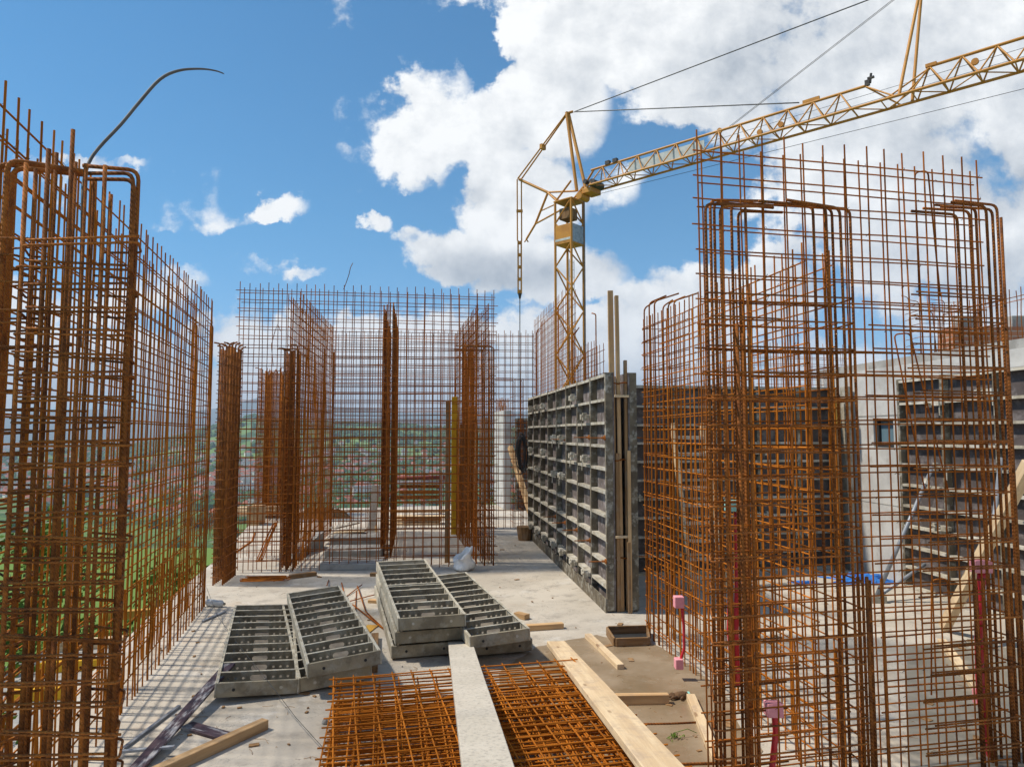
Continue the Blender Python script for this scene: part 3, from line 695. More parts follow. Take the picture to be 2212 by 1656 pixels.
# K6: block shaped column cages further back at left
def col_cage(u, v, label, H, w_=.55, d_=1.1, r=.009, n=5, mk='rust', pitch=.13):
    p0 = F(u, v); bars = []; loops = []
    for i in range(n+1):
        for k in range(4):
            p = p0+AX*(w_*k/3-w_/2)+DX*(d_*i/n)
            top = H+J(.07); bars.append(([p, p+Z*top] if (i+k) % 3 else [p, p+Z*top, p+Z*top+AX*(-.09 if k < 2 else .09)], r))
    z = .12
    while z < H-.2:
        q = p0-AX*(w_/2+.012)-DX*.012+Z*z; W_ = AX*(w_+.024); D_ = DX*(d_+.024)
        loops.append([q+D_*.2, q, q+W_, q+W_+D_, q+D_, q+D_*.15+Z*.01]); z += pitch
    return cage(label, bars, loops, .006, mk=mk)
col_cage(574, 1124, 'block shaped orange column cage at the slab edge, left rear', 3.85, .52, 1.8, n=9, r=.011, mk='rust', pitch=.10)
col_cage(612, 1112, 'slimmer column cage right behind the block shaped orange one', 3.2, .3, .5, n=4, r=.011, mk='rust_orange', pitch=.09)
# low starter mesh on the floor left of D
s0 = F(470, 1215); s1 = F(600, 1213)
mesh_wall('knee high rebar mesh standing behind the broad mesh at left', F(520, 1205), F(610, 1203), 1.25, gap=.2, r=.0045, sh=.14, sv=.13, group='low starter meshes')
# R: mesh inside the grey formwork
# G: double wall right of the formwork
G0 = F(1397, 1371); G1d = Vector((.158, -1, 0)).normalized(); G1 = G0+G1d*3.15
mesh_wall('bright orange double mesh wall receding right of the grey formwork', G0, G1, 3.42, side=1, gap=.22, r=.0058, mk='rust_orange', starters=22, sh=.14, sv=.115, group='right hand mesh walls', stagger=.05, ties=.3)
gn = Vector((-G1d.y, G1d.x, 0))
bars = []; loops = []
for i in range(3):
    for k in range(2):
        p = G0+G1d*(.06+.16*i)+gn*(.22*k); top = 3.62+J(.04)
        bars.append(([p, p+Z*top, p+Z*(top+.04)+Vector((.13+.07*i, .08-.03*i, .05))], .0085))
for i in range(22):
    z = .12+.155*i; loops.append([G0+G1d*.7+Z*(z+J(.01)), G0-G1d*.03+Z*z, G0-G1d*.03+gn*.24+Z*z, G0+G1d*.7+gn*.24+Z*(z+J(.01))])
cage('end cage with splayed hooks where the orange mesh wall meets the formwork', bars, loops, .005, mk='rust')
# I: big mesh facing the camera on the right
I0 = W(1523, 1100, 4.22); I1 = W(2150, 1100, 4.66); I0.z = I1.z = 0
mesh_wall('tall double mesh wall across the right foreground', I0, I1, 4.02, side=1, gap=.21, r=.0053, sv=.15, sh=.155, stagger=.0, group='right hand mesh walls', H2=4.02, vtop=.07, hside=.05, lshift=.13, ties=.4)
iv = (I1-I0).normalized(); inn = Vector((-iv.y, iv.x, 0))
def atI(u, off=0.0, v=552):
    """point on the front mesh plane under image column u"""
    d = ray(u, v); # solve (d*t - I0).inn = off
    t = (I0.dot(inn)+off)/(d.x*inn.x+d.y*inn.y); return Vector((d.x*t, d.y*t, 0)), CAMZ+d.z*t
def ib(u, off, vt, r, hook=None):
    p, _ = atI(u, off); _, zt = atI(u, off, vt)
    pts = [p, p+Z*zt+Vector((J(.008), 0, 0))]
    if hook is not None: pts.append(pts[-1]+iv*hook[0]+inn*hook[1]+Z*hook[2])
    return (pts, r)
bars = []
for (u, off, vt, hk) in ((1527, -.02, 440, (.42, .02, .02)), (1535, .08, 432, (.38, .0, .02)), (1543, .18, 436, (.45, .03, .0)), (1559, -.02, 446, (.35, -.02, .02)), (1581, .12, 440, (.30, .0, .0)),
                         (1597, .2, 456, (.34, .02, .02)), (1614, -.02, 450, None)):
    bars.append(ib(u, off, vt, .0095, hk))
for (u, off, vt, hk) in ((1590, .0, 700, None), (1598, .03, 720, None)): bars.append(ib(u, off, vt, .013, hk))
for (u, off, vt, hk) in ((1760, .0, 452, (.12, .22, .1)), (1787, .0, 446, (-.48, .0, .0)), (1800, .15, 450, (-.42, .02, .0)), (1820, .0, 450, (-.4, -.02, .02)), (1838, .18, 452, (-.35, .0, .0))):
    bars.append(ib(u, off, vt, .0095, hk))
for (u, off) in ((1559, .1), (1830, .05), (1846, .0), (1853, .12), (1880, .04)): bars.append(ib(u, off, 1250+J(12), .0115))
loops = []; z = .14
pL, _ = atI(1523, -.035); pR, _ = atI(1842, -.035); Lh = (pR-pL).length
while z < 3.16:
    t_ = J(.012); P = pL+Z*z
    loops.append([P+inn*.22+iv*.62, P+inn*.21+iv*.10, P, P+iv*Lh*1.0+Z*t_, P+iv*(Lh+.03)+inn*.25+Z*t_, P+iv*Lh*.4+inn*.26+Z*t_])
    if random.random() < .35: loops.append([P+Z*.02+iv*J(.03)-inn*.008, P+iv*(Lh*.55+J(.12))+Z*(.02+J(.006))-inn*.008])
    z += .162
cage('thick hooked bar cage in the right foreground, left end of the tall mesh', bars, loops, .0058, loc=pL.copy())
bars = []
for (u, off, vt, hk) in ((2071, .0, 464, (-.36, .0, .0)), (2100, .1, 456, (-.36, .02, .0)), (2111, .2, 450, (-.34, .0, .0)), (2136, .0, 446, (-.28, .0, .01)), (2147, .12, 452, (-.4, .03, .0)), (2160, .22, 444, (-.36, .0, .01)), (2166, .0, 470, None)):
    bars.append(ib(u, off, vt, .0095, hk))
for (u, off) in ((2075, .03), (2092, .15), (2140, .02), (2158, .1), (2186, .04), (2200, .16)): bars.append(ib(u, off, 1250+J(12), .0115))
loops = []; z = .14
pL2, _ = atI(1962, -.035); pR2, _ = atI(2168, -.035); Lj = (pR2-pL2).length
while z < 3.2:
    P = pL2+Z*(z+.05); t_ = J(.012)
    loops.append([P+iv*J(.04), P+iv*Lj+Z*t_, P+iv*Lj+inn*.28+Z*t_, P+inn*.28-iv*(.1+J(.05))]); z += .162
    if random.random() < .5: loops.append([P+Z*.018+iv*(.02+J(.05))-inn*.008, P+iv*(Lj-.04)+Z*(.018+J(.008))-inn*.008])
cage('thick hooked bar cage in the right foreground, right end of the tall mesh', bars, loops, .0058, loc=pL2.copy())
# loose hairpins hanging in the right mesh
def hairpin(label, u0, v0, u1, v1, w_, Y, r=.0055):
    A = W(u0, v0, Y); B = W(u1, v1, Y); t = thing('hairpin_bar', A, label, 'rebar', 'loose hairpin bars in the mesh')
    bent(t, [A, B, B+Vector((w_, 0, .01)), A+Vector((w_+.05, .0, 0))], r, 'rust', 'bent_bar', rad=.035)
hairpin('narrow hairpin bar hung near the top of the tall right mesh', 1986, 640, 1976, 372, .09, 4.6)
hairpin('long hairpin bar leaning in the right mesh beside the white wall', 1998, 1060, 1931, 722, .115, 4.95)
hairpin('low hairpin bar standing in the right mesh above the floor', 2012, 1500, 2012, 1252, .11, 4.9)
# ================================================================== FORMWORK
def formwork(label, P0, d, n, L, H, bays, depth=.11, rows=9, mats=('form_steel', 'form_light', 'plywood'), group='standing formwork leaves', clamps=(), z0=.02, face=1, ties=(), name='formwork'):
    """P0 near corner on the outer (ribbed) side; d runs along the wall, n points to the ribbed side"""
    t = thing(name, P0.copy(), label, 'formwork', group)
    ax = (d, n, Z); c = P0+d*L/2
    b = MB(); b.box(c-n*(depth-.009)+Z*(z0+H/2), (L, .018, H), ax); b.build('face_sheet', M[mats[2]], t)
    for i in range(bays+1):
        s = L*i/bays; s = min(max(s, .025), L-.025)
        b = MB(); w_ = .05
        b.box(P0+d*s-n*(depth-.018)/2+Z*(z0+H/2), (w_, depth-.018, H), ax)
        if 0 < i < bays: b.box(P0+d*(s+.028)-n*(depth-.014)/2+Z*(z0+H/2), (.004, depth-.014, H-.01), ax)
        b.build('vertical_rail', M[mats[0]], t, bevel=.003)
    for j in range(rows+2):
        z = z0+.012 if j == 0 else (z0+H-.02 if j == rows+1 else z0+.29*j+.0)
        b = MB()
        for i in range(bays):
            s0_ = L*i/bays+.03; s1_ = L*(i+1)/bays-.03
            zz = z+J(.004)
            b.box(P0+d*(s0_+s1_)/2-n*(depth*.5-.006)+Z*zz, (s1_-s0_+.004, depth-.03, .008), ax)
            b.box(P0+d*(s0_+s1_)/2-n*.008+Z*(zz-.014), (s1_-s0_+.004, .008, .036), ax)
        b.build('cross_rib', M[mats[1]], t)
    for (s, z) in clamps:
        b = MB(); p = P0+d*s+n*.03+Z*z
        b.box(p, (.26, .05, .055), ax); b.box(p+d*.07+n*.03, (.09, .05, .075), ax); b.box(p-d*.09+n*.035, (.04, .06, .11), ax)
        b.tube([p+d*.02+n*.05, p-d*.13+n*.07+Z*.02], .013, 6); b.box(p+n*.03-Z*.09+d*.1, (.016, .012, .16), ax)
        b.build('clamp', M['form_light'], t, bevel=.004)
    for (s, z) in ties:
        b = MB(); p = P0+d*s+Z*z; b.tube([p-n*.06, p+n*.22], .007, 7); b.tube([p-n*.0+Z*0, p+n*.015], .032, 8); b.tube([p+n*.015, p+n*.05], .016, 6)
        b.build('tie_rod', M['rust_dark'], t, smooth=False)
    return t
fP0 = F(1312, 1323.5); fd = (F(1150, 1166)-fP0); fd.z = 0; fd.normalize(); fn = Vector((-fd.y, fd.x, 0))
if fn.x > 0: fn = -fn
FL = 6.5; FH = 2.94
formwork('long ribbed grey formwork leaf in the centre, its bays facing left', fP0, fd, fn, FL, FH, 8,
         clamps=[(.95, .62*0+.3), (1.75, .3), (2.6, .32), (3.3, .32), (4.2, .3), (5.0, .3), (5.8, .3), (.95, 2.42), (1.7, 2.72), (2.6, 2.12), (3.2, 2.12), (4.3, 2.7), (5.0, 2.7), (5.8, 2.7), (.95, 1.85), (1.75, 1.86), (4.3, 1.86), (5.8, 1.86), (2.6, 1.52), (3.2, 1.52), (5.0, 1.52)],
         ties=[(.03, .62), (.85, .75), (1.65, .78), (2.5, .78), (3.3, .78), (.03, 2.14), (.85, 2.14), (2.5, 2.1)])
# plywood kicker strip along the floor
kick = prism('kicker_board', [uf(fP0+fn*.004), uf(fP0+fd*FL+fn*.004), uf(fP0+fd*FL+fn*.02), uf(fP0+fn*.02)], 0.0, .17, M['form_steel']); tag(kick, 'dirty plywood strip at the foot of the grey formwork', 'board')
rP0 = fP0-fn*.405
formwork('right leaf of the grey formwork pair, its bays facing right', rP0, fd, -fn, FL, FH, 8, clamps=[(1, .6), (1.8, 1.5), (.9, 2.4)], ties=[(.3, .62), (.3, 2.14)])
# timbers between the two leaves
for (s, off, z0_, z1_, w_, h_, lx, mk, lab) in (
        (.10, .135, 0, 4.02, .085, .06, -.03, 'timber', 'tallest timber standing in the gap of the grey formwork'),
        (.06, .205, .0, 3.95, .06, .07, -.03, 'timber', 'timber leaning against the tallest one in the formwork gap'),
        (.05, .275, 0, 3.12, .05, .075, 0, 'timber_old', 'brown timber in the formwork gap ending just above its rim'),
        (.03, .155, 0.0, 1.95, .06, .05, 0, 'timber_old', 'brown timber in the formwork gap against the left leaf, chest high'),
        (-.03, .285, 0, 1.98, .05, .045, 0, 'timber', 'short timber in the formwork gap against the right leaf, ending at half height'),
        (-.05, .265, 0, .86, .045, .045, 0, 'timber_old', 'shortest timber stub at the foot of the formwork gap')):
    p = fP0+fd*s-fn*off
    beam('timber', p+Z*z0_, p+Z*z1_+Vector((lx, .0, 0)), w_*.8, h_*.9, M[mk], label=lab, cat='timber', group='timbers in the formwork gap')
for i, (z, lab) in enumerate(((2.66, 'pale slat nailed across the top of the formwork gap'), (.92, 'pale slat nailed across the lower formwork gap'))):
    a = fP0-fn*.11-fd*.015+Z*z; beam('slat', a, a-fn*.19, .03, .03, M['timber_pale'], label=lab, cat='slat')
for z, lab in ((2.83, 'rusty tie rod across the top of the formwork gap'), (1.86, 'grey tie rod across the middle of the formwork gap'), (.66, 'rusty tie rod across the foot of the formwork gap')):
    tt = thing('tie_rod', fP0-fn*.1+Z*z, lab, 'rod'); rod(tt, fP0-fn*.1+fd*.02+Z*z, fP0-fn*.30+fd*.02+Z*z, .009, 'rust', 'rod')
rc = fP0-fn*.13+fd*2.9
mesh_wall('rebar mesh rising out of the far part of the grey formwork', fP0-fn*.13+fd*2.9, fP0-fn*.13+fd*6.4, 4.6, side=-1, gap=.15, r=.0045, sh=.15, sv=.16, z0=0, mk='rust_orange', group='mesh rising from formwork')
mesh_wall('short starter bars rising from the near part of the grey formwork', fP0-fn*.13+fd*1.1, fP0-fn*.13+fd*2.8, 3.45, side=-1, gap=.15, r=.005, sh=.16, sv=.14, z0=0, mk='rust', group='mesh rising from formwork', hz0=2.9)
rb = []
for (s, top, hk) in ((6.42, 4.4, (.13, -.3, .0)), (6.3, 4.42, (.15, -.3, .03)), (1.15, 3.9, (-.1, 0, .02)), (2.6, 3.8, (.02, -1.2, .02)), (2.75, 3.8, (.02, -1.1, .0))):
    p = fP0-fn*.18+fd*s; rb.append(([p+Z*2.6, p+Z*top, p+Z*top+Vector(hk)*.6], .009))
cage('hooked bars standing in the grey formwork gap', rb, [], mk='rust', loc=fP0-fn*.18+fd*3)
# coil of black cable hung on the far end of the formwork
tcl = thing('cable_coil', W(1128, 935, 14.6), 'loose coil of black cable hung beside the far end of the grey formwork', 'cable')
b = MB()
for k in range(14):
    cx = J(.04); rx = .09+J(.03); rz = .36+J(.06); zc = -.42+J(.05); y_ = J(.05)
    b.tube([W(1128, 935, 14.6)+Vector((cx+rx*math.cos(a*math.pi/8), y_, zc+rz*math.sin(a*math.pi/8))) for a in range(17)], .008, 5, cap=False)
b.build('loops', M['black_rubber'], tcl, smooth=True)
bk = thing('bucket', F(1135, 1167), 'dark mortar bucket at the far foot of the grey formwork', 'bucket')
p = F(1133, 1166); b = MB(); b.tube([p, p+Z*.28], [.13, .17], 14); b.build('body', M['timber_old'], bk, smooth=False)
# ---- background formwork in the right room
oL = W(1380, 1236, 11.0); oR = W(1856, 1236, 11.0); oL.z = oR.z = 0
od = (oL-oR).normalized(); on = Vector((0, -1, 0)); 
oP = Vector((oR.x, 11.0+.55, 0)); od = -AX; on = -DX
formwork('dark formwork wall closing the rear of the right room', oP, od, on, 4.3, 2.94, 6, mats=('form_steel', 'form_light', 'plywood_dark'), rows=9, group='dark formwork in the right room',
         clamps=[(.75, 2.3), (.75, 1.5), (.75, .6), (1.45, 1.9), (1.45, .9), (2.9, 2.0), (3.6, 1.2)], depth=.12)
# end post between rear formwork and white wall
ep = oP+AX*.05-DX*.15
beam('formwork_post', ep, ep+Z*2.96, .1, .16, M['form_light'], label='pale steel post between the dark formwork and the white wall', cat='post')
beam('formwork_post', ep-AX*.26-DX*.05, ep-AX*.26-DX*.05+Z*2.9, .09, .12, M['timber_old'], label='brown timber post beside the pale steel post in the right room', cat='post')
beam('yellow_block', ep-AX*.27-DX*.13+Z*2.35, ep-AX*.27-DX*.13+Z*2.72, .12, .03, M['yellow_dull'], label='dull yellow board high on the post in the right room', cat='board')
q0 = F(1952.6, 1266.8); q1 = F(2210.6, 1349.5); qd = (q1-q0); qd.z = 0; qd.normalize(); qn = Vector((qd.y, -qd.x, 0))
if qn.x > 0: qn = -qn
formwork('dark formwork wall along the right edge, stained violet panels facing left', q0, qd, qn, 4.4, 2.96, 5, mats=('form_steel', 'form_light', 'plywood_dark'), rows=9, group='dark formwork in the right room', clamps=[(.82, 2.6), (.9, 1.75), (1.7, 2.7), (1.75, 1.2), (.85, .95), (2.6, 1.8)], depth=.11)
# white wall with a small window, behind it
ww = thing('concrete_wall', q0-qn*.13-qd*2.2, 'white concrete wall with a small window in the right room', 'wall')
wn = qn; a0 = q0-qn*.115-qd*2.3; L_ = 7.2
b = MB(); c = a0+qd*L_/2-qn*.5
wa = 1.58; wb = 2.05   # window along the wall from a0
z0w, z1w = 1.98, 2.42
ax = (qd, qn, Z)
b.box(a0+qd*wa/2-qn*.5+Z*1.6, (wa, 1.0, 3.2), ax); b.box(a0+qd*(wb+(L_-wb)/2)-qn*.5+Z*1.6, (L_-wb, 1.0, 3.2), ax)
b.box(a0+qd*(wa+wb)/2-qn*.5+Z*z0w/2, (wb-wa, 1.0, z0w), ax); b.box(a0+qd*(wa+wb)/2-qn*.5+Z*(z1w+3.2)/2, (wb-wa, 1.0, 3.2-z1w), ax)
b.build('wall_body', M['white_wall'], ww)
jb = MB(); jb.box(a0+qd*1.15+qn*.001+Z*2.47, (2.3, .01, .018), ax); jb.box(a0+qd*1.15+qn*.001+Z*1.12, (2.3, .008, .010), ax); jb.box(a0+qd*1.2+qn*.001+Z*2.85, (.012, .008, .72), ax); jb.build('joint', M['concrete_grey'], ww)
wf = MB(); cw = a0+qd*(wa+wb)/2-qn*.09+Z*(z0w+z1w)/2
wf.box(cw+Z*.20, (wb-wa-.002, .05, .04), ax); wf.box(cw-Z*.20, (wb-wa-.002, .05, .04), ax); wf.box(cw+qd*.215, (.035, .05, .36), ax); wf.box(cw-qd*.215, (.035, .05, .36), ax)
wfo = wf.build('window', M['dark_frame'], ww)
pn = MB(); pn.box(cw-qn*.02, (wb-wa-.07, .01, .36), ax); po = pn.build('pane', M['glass'], ww)
# raised concrete band on top
ub = MB(); ub.box(a0+qd*L_/2-qn*1.2+Z*3.28, (L_+.6, 1.9, .14), ax); ubo = ub.build('concrete_coping', M['concrete_grey'], ww)
# starter bars along the top of that wall
mesh_wall('row of starter bars along the top of the white wall at the right edge', q0-qn*.7+qd*.6, q0-qn*.7+qd*4.0, .62, sv=.16, sh=.5, z0=3.34, gap=.3, r=.0055, mk='rust', group='starter bars on the white wall', side=-1)
rr_ = random.Random(9); sb = []; sl = []
sc = W(2022, 800, 10.4)
for i in range(16):
    p = Vector((sc.x+rr_.uniform(-.3, .3), 10.4+rr_.uniform(-.2, .3), 3.34)); h = rr_.uniform(.65, .95)
    sb.append(([p, p+Z*h+Vector((rr_.uniform(-.06, .06), 0, 0)), p+Z*h+Vector((rr_.choice((-.14, .14)), .02, .03))], .006) if i % 2 else ([p, p+Z*(h+.1)+Vector((rr_.uniform(-.05, .05), 0, 0))], .006))
for i in range(8):
    p = Vector((sc.x-.32, 10.2, 3.42+.1*i)); sl.append([p+Vector((0, .4, 0)), p, p+Vector((.64, 0, rr_.uniform(-.03, .03))), p+Vector((.64, .45, 0))])
cage('tangled bunch of hooked starter bars on top of the white wall', sb, sl, .0045, mk='rust', loc=Vector((sc.x, 10.4, 3.34)))
mesh_wall('fine starter mesh rising above the dark rear formwork', W(1640, 900, 11.9), W(1838, 900, 12.3), .75, sv=.13, sh=.12, z0=2.95, gap=.2, r=.0045, group='low starter meshes')
rs0 = W(1400, 900, 11.7); rs1 = W(1630, 900, 11.8)
mesh_wall('row of short starter bars rising above the dark rear formwork', rs0, rs1, .42, sv=.14, sh=.3, z0=2.95, gap=.2, r=.0045, group='low starter meshes')
base_w = prism('rear_wall', [uf(oP+AX*.1+DX*.14), uf(oP-AX*4.4+DX*.14), uf(oP-AX*4.4+DX*.5), uf(oP+AX*.1+DX*.5)], 0, 2.95, M['concrete_grey']); tag(base_w, 'grey concrete wall right behind the dark rear formwork', 'wall')
# brick building on the upper level
bc = W(2062, 775, 16); 
bb = thing('brick_building', (bc.x+2, 17, 0), 'unfinished red brick building behind the right wall', 'building')
b = MB(); b.box((bc.x+2.5, 16.3, 2.33), (5, .6, 4.66)); b.build('wall', M['brick'], bb)
for i, (dx, lab) in enumerate(((.5, 0), (1.7, 0), (2.3, 0))):
    b = MB(); b.box((bc.x+dx, 16.25, 4.80), (.5, .3, .28)); b.build('concrete_block', M['concrete_grey'], bb, bevel=.01)
# ladder
ld = thing('ladder', F(1492, 1232), 'pale weathered wooden ladder leaning on the dark rear formwork', 'ladder')
yb, yt = 9.9, 10.5
Lb = W(1492, 1236, yb); Lt = W(1453, 915, yt); Rb = W(1566, 1236, yb); Rt = W(1516, 915, yt); Lb.z = Rb.z = .02
for a, c_ in ((Lb, Lt), (Rb, Rt)): beam('rail', a, c_, .06, .08, M['timber_pale'], ld)
for i in range(9):
    t = .07+i*.105; beam('rung', Lb.lerp(Lt, t)-Vector((0, .045, 0)), Rb.lerp(Rt, t)-Vector((0, .045, 0)), .03, .05, M['timber_white'], ld)
# props and braces of the right formwork
pr_ = thing('push_pull_prop', F(1896, 1300), 'slanting galvanised prop bracing the right formwork', 'prop')
pa_ = F(1894, 1300); pa_.z = .08
pt_ = q0+qd*.78+qn*.08+Z*1.75; pm = q0+qd*.55+qn*.08+Z*.42
for nm, a, c_, r_ in (('main_tube', pa_, pt_, .028), ('lower_tube', pa_+Vector((.05, .02, 0)), pm, .024)):
    b = MB(); b.tube([a, c_], r_, 10); b.build(nm, M['grey_metal'], pr_, smooth=True)
b = MB(); b.tube([pa_.lerp(pt_, .9), pa_.lerp(pt_, 1.0)], .018, 8); b.tube([pa_.lerp(pt_, .86), pa_.lerp(pt_, .9)], .04, 8); b.build('spindle', M['form_light'], pr_)
b = MB(); b.box(pa_-Z*.035, (.2, .14, .09)); b.build('foot', M['form_light'], pr_, bevel=.006)
pr2 = thing('push_pull_prop', F(2170, 1430), 'galvanised prop at the right edge behind the thick bars', 'prop')
b = MB(); a = F(2120, 1400); a.z = .06; b.tube([a, q0+qd*1.9+qn*.08+Z*1.9], .026, 10); b.build('main_tube', M['grey_metal'], pr2, smooth=True)
b = MB(); b.box(a-Z*.02, (.2, .14, .08)); b.build('foot', M['form_light'], pr2)
yb_ = F(2040, 1362); yt_ = q0+qd*2.3+qn*.05+Z*2.05
beam('timber_brace', yb_+Z*.04, W(2225, 1000, 6.3), .09, .1, M['timber_pale'], label='yellow timber brace slanting up at the right edge', cat='timber')
beam('timber', F(2035, 1390)+Z*.03, F(2130, 1520)+Z*.03, .08, .05, M['timber_pale'], label='pale timber lying on the dark smooth floor below the slanting brace', cat='timber')
# blue tarp
def crumple(name, u, v, w_, d_, h, m, label, cat, seed, z=0.0, n=16, bend=3.0, yaw=0):
    rr = random.Random(seed); p = F(u, v, z); b = MB(); vs = []
    for j in range(n+1):
        for i in range(n+1):
            x = (i/n-.5); y = (j/n-.5); e = 1+.22*math.sin(5*math.atan2(y, x)+seed)+.12*math.sin(11*math.atan2(y, x))
            X = x*w_*e; Y = y*d_*e; rad = min(1, 2*math.hypot(x, y))
            zz = h*(abs(math.sin(x*bend*4+math.sin(y*7+seed)*1.6))*.6+.4*rr.random())*(1-rad**3)+.006
            vs.append(Vector((p.x+X*math.cos(yaw)-Y*math.sin(yaw), p.y+X*math.sin(yaw)+Y*math.cos(yaw), z+zz)))
    b.add(vs, [(j*(n+1)+i, j*(n+1)+i+1, (j+1)*(n+1)+i+1, (j+1)*(n+1)+i) for j in range(n) for i in range(n)])
    o = b.build(name, m, smooth=False); o.modifiers.new('thick', 'SOLIDIFY').thickness = .004; tag(o, label, cat); return o
crumple('tarpaulin', 1862, 1254, .8, .5, .14, M['blue'], 'crumpled blue tarpaulin on the floor of the right room', 'tarpaulin', 2)
crumple('tarpaulin', 1735, 1258, .35, .2, .03, M['blue'], 'small flat blue scrap left of the blue tarpaulin', 'tarpaulin', 5)
# conduits and foam boxes in the walls
def conduit_set(label, u, v0, Y, boxes, tubes):
    t = thing('conduit_box', W(u, v0, Y), label, 'conduit box', 'foam boxes with red conduit')
    for (uu, vv, s, mk) in boxes:
        b = MB(); b.box(W(uu, vv, Y), s); b.build('foam_box', M[mk], t, bevel=.006)
    for (pts, r) in tubes:
        b = MB(); P = [W(a, c_, Y+.0) for a, c_ in pts]
        P2 = []
        for i in range(len(P)-1):
            for k in range(4): P2.append(P[i].lerp(P[i+1], k/4))
        P2.append(P[-1]); b.tube(P2, r, 10); b.build('conduit', M['red'], t, smooth=True)
conduit_set('pink foam boxes joined by a short red conduit, left in the orange mesh wall', 1466, 1300, 6.38, [(1466, 1299, (.085, .08, .10), 'pink'), (1466, 1432, (.07, .08, .09), 'pink')], [([(1473, 1312), (1477, 1350), (1478, 1400), (1470, 1425)], .013)])
conduit_set('teal foam box above two long red conduits in the right foreground', 1583, 1092, 5.6, [(1583, 1092, (.115, .08, .085), 'teal')], [([(1574, 1105), (1577, 1250), (1575, 1360), (1584, 1470)], .018), ([(1592, 1105), (1593, 1250), (1590, 1360), (1594, 1480)], .021)])
conduit_set('pink foam box with red conduit low in the right foreground', 1671, 1532, 4.5, [(1671, 1530, (.10, .08, .085), 'pink')], [([(1673, 1545), (1676, 1580), (1668, 1656), (1664, 1800)], .019)])
conduit_set('pink foam box with thick red conduit at the far right', 2118, 1222, 4.9, [(2118, 1222, (.12, .08, .085), 'pink')], [([(2121, 1236), (2114, 1330), (2118, 1500), (2146, 1660)], .029)])
conduit_set('pink foam block behind the right foreground bars, beside the far conduit', 2112, 1500, 4.95, [(2113, 1504, (.05, .06, .10), 'pink')], [([(2118, 1500), (2122, 1520)], .01)])
# ================================================================== FORMWORK PANELS (trays)
def rib_mesh(w_, h, th=.006):
    """upright plate with five round holes and one oval one"""
    b = MB(); cx = [-w_*.40, -w_*.30, -w_*.2, 0, w_*.2, w_*.30, w_*.40]; hw = [.022]*3+[.085]+[.022]*3
    xs = -w_/2; r = .011
    def quad(x0, x1): b.add([(x0, 0, 0), (x1, 0, 0), (x1, 0, h), (x0, 0, h)], [(0, 1, 2, 3)])
    for c_, q in zip(cx, hw):
        quad(xs, c_-q); oval = q > .05; n = 12; inner = []; outer = []
        for i in range(n):
            a = 2*math.pi*(i+.5)/n; rr = .024 if oval else r
            inner.append((c_+math.cos(a)*rr+((.045 if math.cos(a) > 0 else -.045) if oval else 0), 0, h*.5+math.sin(a)*rr))
            ca, sa = math.cos(a), math.sin(a); k = min(q/abs(ca) if ca else 9, (h/2)/abs(sa) if sa else 9); outer.append((c_+ca*k, 0, h*.5+sa*k))
        cs = [(c_+q, 0, h), (c_-q, 0, h), (c_-q, 0, 0), (c_+q, 0, 0)]
        vs = inner+outer; fs = [(i, (i+1) % n, n+(i+1) % n, n+i) for i in range(n)]
        # corner fillers
        ang = [math.atan2(h/2, q), math.pi-math.atan2(h/2, q), math.pi+math.atan2(h/2, q), 2*math.pi-math.atan2(h/2, q)]
        for ci, a in enumerate(ang):
            i0 = int((a/(2*math.pi)*n)-.5) % n; vs = vs+[cs[ci]]; fs.append((n+i0, n+(i0+1) % n, len(vs)-1))
        b.add(vs, fs); xs = c_+q
    quad(xs, w_/2)
    me = bpy.data.meshes.new('cross_rib'); me.from_pydata(b.v, [], b.f); me.materials.append(M['tray']); me.materials.append(M['tray_rim']); me.update(); return me
RIB = {}
